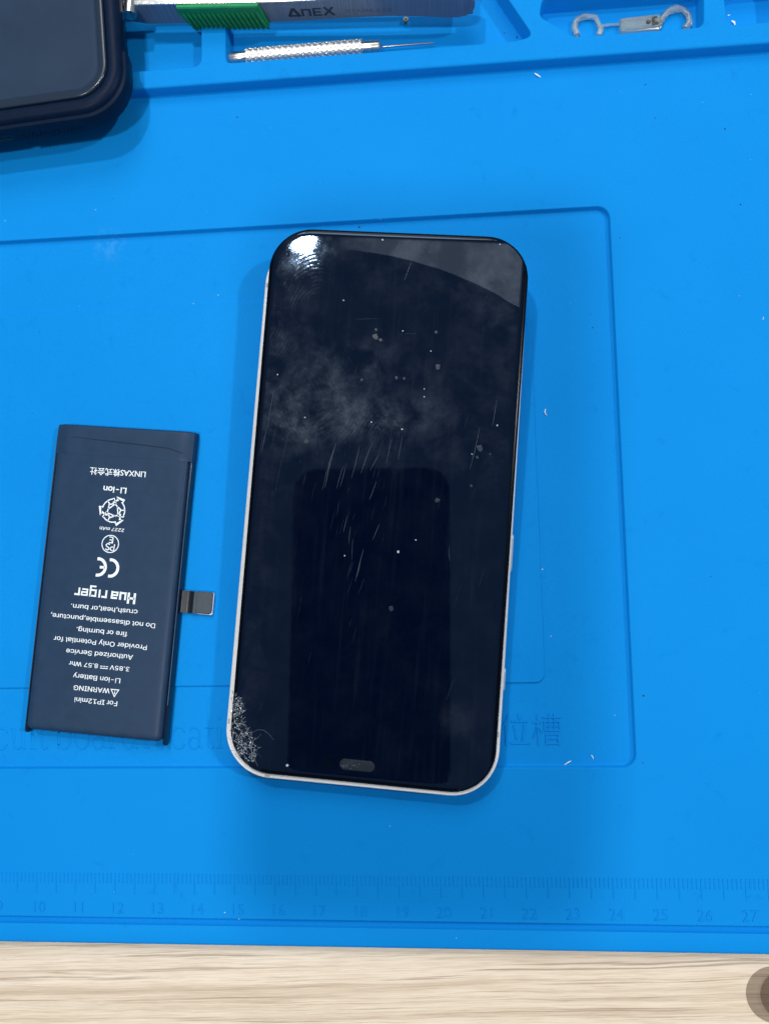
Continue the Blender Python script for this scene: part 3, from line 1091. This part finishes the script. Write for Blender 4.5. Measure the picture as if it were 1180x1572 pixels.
def mark(name, centre, strokes, mm, rot=0.0):
    """strokes in a unit square, drawn the right way up for the print (turned half round)"""
    c = inv_bb @ at(*centre, ZP)
    mb = MB()
    ca, sa = math.cos(math.pi + R(rot)), math.sin(math.pi + R(rot))
    for st in strokes:
        pts, w = st[0], st[1]
        mb.ribbon([(c.x + (p[0] * ca - p[1] * sa) * mm, c.y + (p[0] * sa + p[1] * ca) * mm) for p in pts], w * mm, BT + .013, closed=len(st) > 2)
    return mb.build(name, M_PRINT, body, BB, 0, recalc=False)


# direct-current sign, warning triangle
mark('direct_current_sign', (160, 1024.6), [([(-.5, .12), (.5, .12)], .1), ([(-.5, -.12), (-.22, -.12)], .1), ([(-.13, -.12), (.13, -.12)], .1), ([(.22, -.12), (.5, -.12)], .1)], 2.0)
mark('warning_triangle', (176.3, 1063.6), [([(-.5, -.4), (.5, -.4), (0, .46)], .11, 1), ([(0, .14), (0, -.12)], .12), ([(0, -.2), (0, -.3)], .12)], 1.95)
# CE letters
mark('ce_mark', (165, 871.5), [(arc(-.16, 0, .40, .42, 80, 280, 20), .15), (arc(.50, 0, .40, .42, 80, 280, 20), .15), ([(.14, 0), (.40, 0)], .13)], 4.9)
# ring with PS over E
mark('pse_mark', (169.6, 835), [(arc(0, 0, .47, .47, 0, 354, 40), .05, 1),
                               ([(-.25, -.02), (-.25, .34), (-.12, .34), (-.06, .30), (-.04, .25), (-.06, .19), (-.12, .15), (-.25, .15)], .055),
                               ([(.22, .29), (.17, .34), (.08, .34), (.03, .29), (.04, .22), (.12, .18), (.20, .14), (.22, .07), (.17, .01), (.08, .0), (.02, .05)], .055),
                               ([(.10, -.07), (-.10, -.07), (-.10, -.37), (.11, -.37)], .055), ([(-.10, -.22), (.08, -.22)], .055)], 4.6, -4)
# three chasing arrows drawn in outline
st = []
for k in range(3):
    a0 = 90 + 120 * k

    def rotp(p, a=a0):
        c_, s_ = math.cos(R(a)), math.sin(R(a))
        return (p[0] * c_ - p[1] * s_, p[0] * s_ + p[1] * c_)
    # arrow: band along the rim, folded, with a barbed head
    outl = [(.12, -.30), (.34, -.42)] + arc(0, 0, .50, .50, -44, 22, 8) + [(.58, .24), (.30, .52), (.34, .36), (.12, .34), (.22, .10)]
    st.append(([rotp(p) for p in outl], .05, 1))
    st.append(([rotp((.22, .10)), rotp((.34, -.12)), rotp((.48, -.14))], .05))
    st.append(([rotp((.12, -.30)), rotp((.30, -.10))], .05))
mark('recycling_mark', (174.4, 783.8), st, 5.9, -6)

# the square brand lettering
LG = {
    'H': ([([(0, 0), (0, 1)], .24), ([(.56, 0), (.56, 1)], .24), ([(0, .5), (.56, .5)], .22)], .86),
    'u': ([([(0, .72), (0, .1), (.46, .1)], .2), ([(.46, .72), (.46, 0)], .22)], .74),
    'a': ([([(.0, .62), (.5, .62), (.5, 0)], .2), ([(.5, .1), (0, .1), (0, .36), (.5, .36)], .17)], .78),
    ' ': ([], .26),
    'r': ([([(0, 0), (0, .62), (.42, .62)], .2)], .62),
    'i': ([([(0, 0), (0, .72)], .2)], .36),
    'g': ([([(.5, .62), (0, .62), (0, .1), (.5, .1)], .18), ([(.5, .72), (.5, -.24), (0, -.24)], .18)], .78),
    'e': ([([(0, .36), (.5, .36), (.5, .62), (0, .62), (0, .1), (.5, .1)], .16)], .76),
}
A, B = inv_bb @ at(208.5, 918, ZP), inv_bb @ at(116.5, 908.5, ZP)
txt = 'Hua riger'
tot = sum(LG[c][1] for c in txt) - .2
d = B - A
L = math.hypot(d.x, d.y)
ex = Vector((d.x / L, d.y / L))
ey = Vector((-ex.y, ex.x))
mb = MB()
x = .1
for ch in txt:
    sts, adv = LG[ch]
    for pts, w in sts:
        for i in range(len(pts) - 1):
            p, q_ = Vector(pts[i]), Vector(pts[i + 1])
            dd = (q_ - p).normalized() * w * .45
            p, q_ = (p - dd if i else p), (q_ + dd if i < len(pts) - 2 else q_)
            o2 = []
            for r_ in (p, q_):
                X_, Y_ = (x + r_.x) * L / tot, (r_.y - .42) * 2.75
                o2.append((A.x + ex.x * X_ + ey.x * Y_, A.y + ex.y * X_ + ey.y * Y_))
            mb.ribbon(o2, w * 2.35, BT + .012 + .0015 * i)
    x += adv
mb.build('brand_lettering', M_PRINT, body, BB, 0, recalc=False)

# ---------------------------------------------------------------- dark phone in a bumper case
CA = R(4.2)
corner = Vector((127.9, 188.5, 0))
CW, CL = 78.0, 152.0
CC = corner + Matrix.Rotation(CA, 3, 'Z') @ Vector((-CW / 2, CL / 2, 0))
ZC = Z_TRAY + .05
cased = thing('cased_phone', (CC.x, CC.y, ZC), 'dark phone in rugged black bumper case at upper left, overhanging the tray', 'phone')
CB = Matrix.Translation((CC.x, CC.y, ZC)) @ Matrix.Rotation(CA, 4, 'Z')


def cl(i, z, r=12.0, n=12):
    return rrect(CW - 2 * i, CL - 2 * i, r - i * .8, n, z)


mb = MB()
mb.loft([cl(4.8, 0), cl(3.8, .5), cl(2.5, 2.2), cl(1.5, 4.8), cl(1.1, 8.3), cl(1.2, 9.7), cl(2.0, 10.7), cl(3.0, 10.95), cl(4.2, 11.0), cl(4.6, 10.8), cl(4.7, 9.8)])
shell = mb.build('bumper_case', M_CASE, cased, CB, smooth=40)
mb = MB()
mb.loft([cl(4.75, 9.2), cl(4.75, 11.15), cl(4.80, 11.32), cl(4.92, 11.46), cl(5.10, 11.52), cl(5.8, 11.52), cl(6.5, 11.4), cl(6.75, 10.9)])
mb.build('screen_rim', M_PANELRIM, cased, CB, smooth=50)
mb = MB()
mb.loft([cl(6.8, 9.3), cl(6.8, 10.9), cl(7.2, 11.15), cl(7.8, 11.18), cl(8.6, 11.18)])
mb.build('screen', M_PANEL, cased, CB, smooth=25)
# glossy strip on the right flank and the thicker corner guard
mb = MB()
yy = [(-CL / 2 + 22, .0), (-CL / 2 + 24, .45), (-CL / 2 + 60, .45), (-CL / 2 + 80, .45)]
mb.loft([[(CW / 2 - 1.15 + e, y, z) for z, e in ((3.2, -1.05), (4.9, -.75 + k), (8.2, -.33 + k), (8.9, -.35), (8.0, -1.0), (4, -1.7))] for y, k in yy])
mb.build('flank_strip', M_GLOSS, cased, CB, smooth=30)


def guard_loop(i, z):
    full = rrect(CW - 2 * i, CL - 2 * i, 12.0 - i * .8, 12, z)
    return full[:13]


cx0, cy0 = CW / 2, -CL / 2
gl = []
outer_ = []
for i, z in ((3.1, 1.6), (2.0, 2.4), (.9, 4.2), (0.3, 7.6), (.6, 9.2), (1.35, 9.75)):
    lp = guard_loop(i, z)
    lp = [(cx0 - 62, cy0 + i, z)] + lp + [(cx0 - i, cy0 + 16.5, z)]
    gl.append(lp)
inn = [(p[0] - .9 if p[0] > cx0 - 20 else p[0], p[1] + .9, 5) for p in gl[2]]
mb = MB()
mb.loft(gl + [[(CC_[0], CC_[1], 9.3) for CC_ in inn]], False, False, closed=False)
mb.build('corner_guard', M_GUARD, shell, CB, smooth=40)
# charging port and grip ribs on the lower side
mb = MB()
mb.loft([[(p[0], cy0 + .58, p[1] + .6) for p in rrect(13, 3.0, 1.6, 6, 0, -0.5, 5.2)], [(p[0], cy0 + .50, p[1] + .6) for p in rrect(12.6, 2.6, 1.45, 6, 0, -0.5, 5.2)]])
mb.build('charging_port', M_UNDER, shell, CB)
rib = MB().box((0, 0, 0), (.45, .5, 3.2), Matrix.Rotation(R(22), 4, 'Y'))
rm = mesh('grip_rib', rib.v, rib.f, M_GUARD, 0)
for k in range(15):
    link('grip_rib', rm, shell, CB @ Matrix.Translation((8.6 + k * 1.15, cy0 + .62, 5.6)))

# ---------------------------------------------------------------- tweezers standing on edge
TA = Vector((130.58, 219.03, ZC))
TBv = Vector((208.13, 214.17, ZC))
tx = (TBv - TA).normalized()
TM = Matrix.Translation(TA) @ Matrix.Rotation(math.atan2(tx.y, tx.x), 4, 'Z')
twz = thing('tweezers', tuple(TA), 'steel tweezers with ribbed green grip, standing on edge across the tray', 'tweezers')
outline = [(-14, 2.2), (-6, 1.1), (-2.5, .1), (0, 0), (12, 0), (30, -.2), (40, .1), (52, .8), (62, 1.1), (70, .8), (77, .1), (80, .1), (82, .7), (83.3, 1.8), (84, 3.6), (84, 5.4), (83.2, 6.8), (81, 7.4),
           (74, 7.7), (60, 7.6), (45, 7.3), (36, 7.0), (20, 6.8), (5, 7.0), (-4, 7.0), (-14, 6.4)]


def plate(y0, y1, ol):
    b = MB()
    o_ = [Vector(p) for p in ol]
    i_ = inset([(p.x, p.y) for p in o_], .22)
    b.loft([[(p.x, y0 + .2, p.y) for p in o_][::1], [(p.x, y1 - .2, p.y) for p in o_]], False, False)
    n_ = len(o_)
    for (ys0, ysf) in ((y0 + .2, y0), (y1 - .2, y1)):
        tri = tessellate_polygon([[Vector((p.x, p.y, 0)) for p in i_]])
        b.add([(p.x, ys0, p.y) for p in o_] + [(p.x, ysf, p.y) for p in i_], [(k, (k + 1) % n_, n_ + (k + 1) % n_, n_ + k) for k in range(n_)])
        b.add([(p.x, ysf, p.y) for p in i_], [tuple(q_) for q_ in tri])
    return b


arm = plate(0, 1.6, outline).build('arm', M_BRUSH, twz, TM, smooth=35)
plate(5.0, 6.6, outline).build('arm', M_BRUSH, twz, TM, smooth=35)
# joined end of the two arms
mb = MB()
mb.loft([rrect(6.2, 5.9, .6, 4, .9, 80.6, 3.3), rrect(6.2, 5.9, .6, 4, 6.9, 80.6, 3.3)])
mb.build('bridge', M_BRUSH, twz, TM)
# bright ground top edge of the near arm
mb = MB()
mb.loft([[(x, .06 + q_[0], z + q_[1]) for q_ in ((0, -.3), (0, .05), (.35, .16), (1.15, .16), (1.5, .05), (1.5, -.3))] for x, z in ((-3.0, 7.02), (5, 7.02), (20, 6.83), (36, 7.02), (44, 7.3))])
mb.build('ground_edge', M_STEEL, twz, TM)
# cross pin near the tips
mb = MB()
mb.tube([(-4.6, -1.6, 5.8), (-4.6, -1.9, 5.8), (-4.6, 6.9, 5.8)], [1.5, 1.75, 1.75], 20)
mb.build('cross_pin', M_STEEL, twz, TM)
# ribbed grip
mb = MB()
g_ol = [(7.7, 6.7), (8.8, -.9), (10.5, -1.55), (29.2, -1.55), (30.4, -.6), (29.3, 6.7)]
g_ol = [(7.9, 6.85), (7.6, 5.2), (9.0, 1.2), (10.0, -.9), (11.2, -1.2), (29.4, -1.2), (30.6, -.4), (30.6, .6), (29.6, 5.4), (29.2, 6.85)]
mb.loft([[(p[0], -.02, p[1]) for p in g_ol], [(p[0], -.75, p[1]) for p in g_ol], [(p[0] * .985 + .3, -1.0, p[1] * .92 + .25) for p in g_ol]])
grip = mb.build('grip', M_GREEN, twz, TM, smooth=30)
rb = MB()
rb.tube([(-.85, 0, 3.0), (-.55, -.22, 2.2), (0, -.28, .4), (.6, -.22, -2.0), (.95, 0.1, -3.3)], [.18, .36, .42, .40, .26], 8)
rmesh = mesh('grip_rib', rb.v, rb.f, M_GREEN, 60)
for k in range(16):
    link('grip_rib', rmesh, grip, TM @ Matrix.Translation((9.9 + k * 1.285, -.95, 2.05)))


# brand lettering etched on the near arm
def face_strokes(name, strokes, m, closed_fill=None):
    b = MB()
    for pts, w in strokes:
        bb = MB().ribbon(pts, w, 0)
        b.add([(p[0], -.012, p[1]) for p in bb.v], bb.f)
    if closed_fill:
        for poly_ in closed_fill:
            b.add([(p[0], -.012, p[1]) for p in poly_], [tuple(range(len(poly_)))])
    b.build(name, m, arm, TM, 0, recalc=False)


x0, zb, hh = 36.2, 1.75, 2.9
face_strokes('etched_lettering', [
    ([(x0 + .25, zb + .28), (x0 + 2.9, zb + .28)], .56), ([(x0 + .1, zb), (x0 + 1.35, zb + hh)], .75), ([(x0 + 1.45, zb + hh), (x0 + 2.95, zb)], .85),
    ([(x0 + 3.75, zb + .05), (x0 + 3.75, zb + 2.35)], .62), ([(x0 + 3.45, zb + 2.35), (x0 + 5.5, zb + 2.35)], .6), ([(x0 + 5.65, zb + 2.6), (x0 + 5.65, zb + .1)], .62),
    ([(x0 + 6.75, zb + .15), (x0 + 6.75, zb + 2.85)], .62), ([(x0 + 6.5, zb + .38), (x0 + 8.8, zb + .38)], .52), ([(x0 + 6.5, zb + 1.5), (x0 + 8.6, zb + 1.5)], .48), ([(x0 + 6.5, zb + 2.62), (x0 + 8.8, zb + 2.62)], .52),
    ([(x0 + 9.3, zb + .2), (x0 + 11.8, zb + 3.1)], .62), ([(x0 + 9.5, zb + 3.1), (x0 + 12.0, zb + .2)], .66)], M_INK)
vs, fs = text_mesh('STAINLESS', .0, 2)
w_ = max(p.x for p in vs)
b = MB().add([(51.0 + p.x / w_ * 12.0, -.012, 2.9 + p.y * 2.0) for p in vs], fs)
b.build('worn_lettering', M_INKFAINT, arm, TM, 0, recalc=False)

# ---------------------------------------------------------------- knurled pin driver
drv = thing('knurled_driver', (148.8, 209.9, Z_FLOOR), 'small silver knurled driver with thin needle tip lying in the tray channel', 'driver')
da, db = Vector((149.3, 209.85, .25)), Vector((190.2, 210.05, .25))
dx = (db - da).normalized()
DM = Matrix.Translation(da) @ dx.to_track_quat('X', 'Z').to_matrix().to_4x4()


def turned(prof, n=28):
    """(x, radius) profile turned about x"""
    b = MB()
    b.loft([[(x, r * math.cos(2 * math.pi * k / n), r * math.sin(2 * math.pi * k / n)) for k in range(n)] for x, r in prof])
    return b


turned([(0, 1.15), (.15, 1.55), (.5, 1.72), (4.6, 1.72), (5.0, 1.6)]).build('end_cap', M_STEEL, drv, DM)
nt, nl = 120, 330
mb = MB()
loops = []
for i in range(nl + 1):
    x = 4.8 + 31.2 * i / nl
    lp = []
    for k in range(nt):
        th = 2 * math.pi * k / nt
        a_ = (10 * th + x * 4.0) / (2 * math.pi)
        b_ = (10 * th - x * 4.0) / (2 * math.pi)
        u = abs((a_ % 1) - .5) * 2
        w = abs((b_ % 1) - .5) * 2
        rr_ = max(min(1.0, max(0.0, (u - .38) / .34)), min(1.0, max(0.0, (w - .38) / .34)))
        r = 1.80 + .50 * rr_
        if i == 0 or i == nl:
            r = 1.8
        lp.append((x, r * math.cos(th), r * math.sin(th)))
    loops.append(lp)
mb.loft(loops)
mb.build('knurled_handle', M_KNURL, drv, DM, smooth=30)
turned([(35.8, 1.5), (36.0, 1.78), (40.0, 1.78), (40.4, 1.72), (40.6, 1.3), (41.2, .6)]).build('collar', M_STEEL, drv, DM)
turned([(41.0, .33), (54.0, .28), (54.6, .16)], 12).build('needle', M_PIN, drv, DM)

# ---------------------------------------------------------------- clear plastic clip in the next compartment
cc = at(965, 45, -1)
clip = thing('plastic_clip', (cc.x, cc.y, Z_FLOOR), 'clear plastic clip with two curved hooks lying in the tray compartment', 'clip')


def tube_px(name, pts, z, r, m=M_CLEAR):
    mb_ = MB()
    zz = z if isinstance(z, (list, tuple)) else [z] * len(pts)
    rl = r if isinstance(r, list) else [r] * len(pts)
    mb_.tube([at(p[0] + rnd.uniform(-1.2, 1.2), p[1] + rnd.uniform(-1.2, 1.2), q_ + rnd.uniform(-.15, .15)) for p, q_ in zip(pts, zz)], [q_ * rnd.uniform(.75, 1.15) for q_ in rl], 10)
    return mb_.build(name, m, clip, None, 60)


tube_px('hook', [(885, 54), (881, 44), (884, 33), (893, 26), (904, 24), (914, 28), (919, 36), (921, 46), (919, 55)], -1.3, [.75, .72, .75, .8, .8, .78, .75, .7, .85])
tube_px('hook', [(1013, 36), (1017, 26), (1025, 18), (1037, 14), (1049, 16), (1056, 24), (1057, 34), (1052, 44)], -1.2, [.8, .8, .85, .9, .85, .85, .8, .9])
tube_px('link', [(922, 40), (935, 39), (952, 38)], -1.4, .4)
p0_, p1_ = at(951, 41, -1.3), at(1014, 34, -1.3)
dvec = (p1_ - p0_)
mb = MB()
mb.loft([rrect(dvec.length, 3.6, .7, 5, -.8), rrect(dvec.length, 3.6, .7, 5, .6), rrect(dvec.length - .8, 2.8, .5, 5, .95)])
mb.build('bar', M_CLEAR, clip, Matrix.Translation((p0_ + p1_) / 2) @ Matrix.Rotation(math.atan2(dvec.y, dvec.x), 4, 'Z'))
mb = MB()
for k in range(9):
    x_, y_, r_ = rnd.uniform(1.2, 4.6), rnd.uniform(-1.1, 1.1), rnd.uniform(.3, .75)
    lp = [(x_ + r_ * math.cos(a_) * rnd.uniform(.6, 1.1), y_ + r_ * math.sin(a_) * rnd.uniform(.6, 1.1)) for a_ in [q_ * math.pi / 4 for q_ in range(8)]]
    mb.loft([z3(lp, .9), z3(inset(lp, r_ * .3), 1.05 + .02 * k)])
mb.build('adhesive_residue', M_GLUE, clip, Matrix.Translation((p0_ + p1_) / 2) @ Matrix.Rotation(math.atan2(dvec.y, dvec.x), 4, 'Z'))

# ---------------------------------------------------------------- tiny screw and shavings
p = at(623, 33, Z_FLOOR + .5)
scr = thing('tiny_screw', (p.x, p.y, Z_FLOOR), 'tiny brass screw standing on the tray floor below the tweezers', 'screw')
SM = Matrix.Translation((p.x, p.y, Z_FLOOR)) @ Matrix.Rotation(R(-90), 4, 'Y')
turned([(0, .3), (.9, .35), (1.0, .72), (1.35, .72), (1.4, .5)], 16).build('shank', M_BRASS, scr, SM)
mb = MB()
mb.loft([[(.32 * math.cos(k * math.pi / 4), .32 * math.sin(k * math.pi / 4), z) for k in range(8)] for z in (1.395, 1.42)])
mb.build('drive_recess', M_UNDER, scr, Matrix.Translation((p.x, p.y, Z_FLOOR)))


def shaving(pts, z, w, label):
    P = [at(q_[0], q_[1], z) for q_ in pts]
    mb_ = MB()
    c_ = P[0]
    mb_.tube([(q_.x - c_.x, q_.y - c_.y, w * .6 + (.25 if 0 < i < len(P) - 1 else 0)) for i, q_ in enumerate(P)], [w * .6] + [w] * (len(P) - 2) + [w * .5], 6)
    o_ = mb_.build('plastic_shaving', M_LINT, None, Matrix.Translation((c_.x, c_.y, z)), 60)
    tag(o_, label, 'shaving', 'white shavings scattered on the mat')


shaving([(837, 628), (835.5, 632), (836.5, 636), (839, 638)], Z_REC, .14, 'curled white shaving right of the phone screen inside the recess')
shaving([(820, 113), (824, 116.5), (829, 119)], 0, .22, 'forked white shaving just below the tray front')
shaving([(866, 1174), (871, 1170), (876, 1168)], Z_REC, .13, 'bent white shaving beside the lower recess edge')
shaving([(907, 1159), (909, 1162), (910, 1165)], Z_REC, .12, 'short white shaving nearest the lower right recess corner')
shaving([(1036, 33), (1040, 31.5), (1044, 36), (1041, 39)], Z_FLOOR, .10, 'small white shaving inside the clip compartment by the right hook') if False else None
shaving([(1116, 25), (1119, 23.5)], Z_FLOOR, .26, 'smaller white crumb in the far right compartment')
shaving([(1122, 33), (1125, 36), (1127, 39)], Z_FLOOR, .30, 'larger white crumb in the far right compartment')
shaving([(1171, 487), (1170, 491)], 0, .10, 'short white sliver near the right picture edge')

# fine lint and dark grit, too many to count
mb = MB()
for (u, vv, r, z) in [(176, 1369, .22, 0), (345, 1401, .30, 0), (367, 1411, .2, 0), (147, 322, .22, 0), (8, 339, .2, 0), (335, 453, .2, Z_REC), (297, 466, .22, Z_REC), (122, 470, .15, Z_REC), (598, 1268, .18, 0),
                      (700, 1440, .2, 0), (943, 1098, .2, Z_REC), (1134, 454, .16, 0), (1151, 245, .13, 0), (832, 874, .3, Z_REC), (845, 977, .2, Z_REC), (584, 337, .18, 0), (952, 140, .13, 0), (1078, 157, .13, 0), (1152, 145, .13, 0)]:
    p = at(u, vv, z)
    k0 = rnd.uniform(0, 3)
    r *= .7
    ring = [(p.x + r * 1.0 * math.cos(a + k0) * rnd.uniform(.5, 1), p.y + r * math.sin(a + k0) * rnd.uniform(.5, 1), z + .02) for a in (0, 1.2, 2.4, 3.6, 4.9)]
    mb.add(ring + [(p.x, p.y, z + r * .8)], [(i, (i + 1) % 5, 5) for i in range(5)])
for k in range(60):
    u, vv = rnd.uniform(0, 1180), rnd.uniform(150, 1330)
    z = 0.0
    p = at(u, vv, 0)
    if 25.8 < p.y < 162.6 and p.x < 246:
        z = Z_PLAT if (45.5 < p.y < 143 and p.x < 226) else Z_REC
    p = at(u, vv, z)
    r = rnd.uniform(.025, .065)
    ring = [(p.x + r * math.cos(a) * rnd.uniform(.5, 1), p.y + r * math.sin(a) * rnd.uniform(.5, 1), z + .015) for a in (0, 1.6, 3.1, 4.6)]
    mb.add(ring + [(p.x, p.y, z + r)], [(i, (i + 1) % 4, 4) for i in range(4)])
tag(mb.build('lint', M_LINT, None, None, 0), 'fine pale lint specks sprinkled over the blue mat', kind='stuff')
mb = MB()
for (u, vv, r, z) in [(551, 349, .45, Z_REC), (364, 180, .3, 0), (990, 130, .32, 0), (1005, 181, .25, 0), (1112, 198, .35, 0), (774, 51, .3, Z_FLOOR), (793, 57, .45, Z_FLOOR), (174, 305, .2, 0), (60, 510, .2, Z_PLAT),
                      (987, 1068, .35, 0), (986, 1171, .25, 0), (1090, 885, .25, 0), (1136, 314, .35, 0), (909, 503, .28, Z_REC), (951, 365, .25, 0), (905, 483, .2, Z_REC), (830, 1000, .15, Z_REC), (50, 634, .2, Z_PLAT)]:
    p = at(u, vv, z)
    ring = [(p.x + r * math.cos(a) * rnd.uniform(.35, 1), p.y + r * math.sin(a) * rnd.uniform(.35, 1), z + .02) for a in (0, 1.0, 2.1, 3.2, 4.2, 5.2)]
    mb.add(ring + [(p.x, p.y, z + r * .5)], [(i, (i + 1) % 6, 6) for i in range(6)])
for k in range(160):
    u, vv = rnd.uniform(0, 1180), rnd.uniform(150, 1440)
    z = 0.0
    p = at(u, vv, 0)
    if 25.8 < p.y < 162.6 and p.x < 246:
        z = Z_PLAT if (45.5 < p.y < 143 and p.x < 226) else Z_REC
    p = at(u, vv, z)
    r = rnd.uniform(.025, .075)
    ring = [(p.x + r * math.cos(a) * rnd.uniform(.5, 1), p.y + r * math.sin(a) * rnd.uniform(.5, 1), z + .012) for a in (0, 1.6, 3.1, 4.6)]
    mb.add(ring + [(p.x, p.y, z + r * .6)], [(i, (i + 1) % 4, 4) for i in range(4)])
tag(mb.build('grit', M_GRIT, None, None, 0), 'fine dark grit specks sprinkled over the blue mat', kind='stuff')

# ---------------------------------------------------------------- guessed smoky disc for a dark two-ringed shape, cut by the picture edge
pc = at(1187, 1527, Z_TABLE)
smoky_disc = thing('guessed_disc', (pc.x, pc.y, Z_TABLE), 'guessed smoky translucent round disc on the wood at the right picture edge', 'disc')


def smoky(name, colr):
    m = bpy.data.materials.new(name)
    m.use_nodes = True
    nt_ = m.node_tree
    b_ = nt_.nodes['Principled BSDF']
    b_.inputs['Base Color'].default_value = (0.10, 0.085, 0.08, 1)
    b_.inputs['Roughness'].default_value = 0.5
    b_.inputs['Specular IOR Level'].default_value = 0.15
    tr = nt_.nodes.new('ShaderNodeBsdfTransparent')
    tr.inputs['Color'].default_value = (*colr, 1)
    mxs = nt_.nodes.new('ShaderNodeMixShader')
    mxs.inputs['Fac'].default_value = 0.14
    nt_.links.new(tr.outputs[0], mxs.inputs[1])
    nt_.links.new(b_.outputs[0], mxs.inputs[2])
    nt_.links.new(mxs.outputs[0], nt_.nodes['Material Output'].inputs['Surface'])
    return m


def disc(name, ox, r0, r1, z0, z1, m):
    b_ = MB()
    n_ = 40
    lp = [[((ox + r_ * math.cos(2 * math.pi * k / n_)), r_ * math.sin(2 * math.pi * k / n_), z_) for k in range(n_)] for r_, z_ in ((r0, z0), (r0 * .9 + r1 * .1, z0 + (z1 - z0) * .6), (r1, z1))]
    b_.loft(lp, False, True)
    b_.build(name, m, smoky_disc, Matrix.Translation((pc.x, pc.y, Z_TABLE)), 60)


disc('lower_disc', 0, 6.3, 5.6, .03, .30, smoky('smoky_tint', (0.74, 0.71, 0.69)))
disc('upper_disc', 2.0, 5.2, 4.2, .40, 1.1, smoky('smoky_tint_upper', (0.78, 0.73, 0.72)))

# ---------------------------------------------------------------- the phone the picture is taken with (mirrored in the screen)
KM = Matrix.Translation(CAM) @ CROT.to_4x4()
holder = thing('overhead_phone', tuple(CAM + CROT @ Vector((-37, -35, 8))), 'dark phone held flat overhead, seen mirrored in the black screen', 'phone')
mb = MB()
kx_, ky_ = -37, -35
mb.loft([rrect(75, 152, 11, 8, 3.5, kx_, ky_), rrect(77, 154, 12, 8, 4.5, kx_, ky_), rrect(77, 154, 12, 8, 11, kx_, ky_), rrect(75, 152, 11, 8, 12, kx_, ky_)])
mb.build('back_shell', M_DARKPHONE, holder, KM)
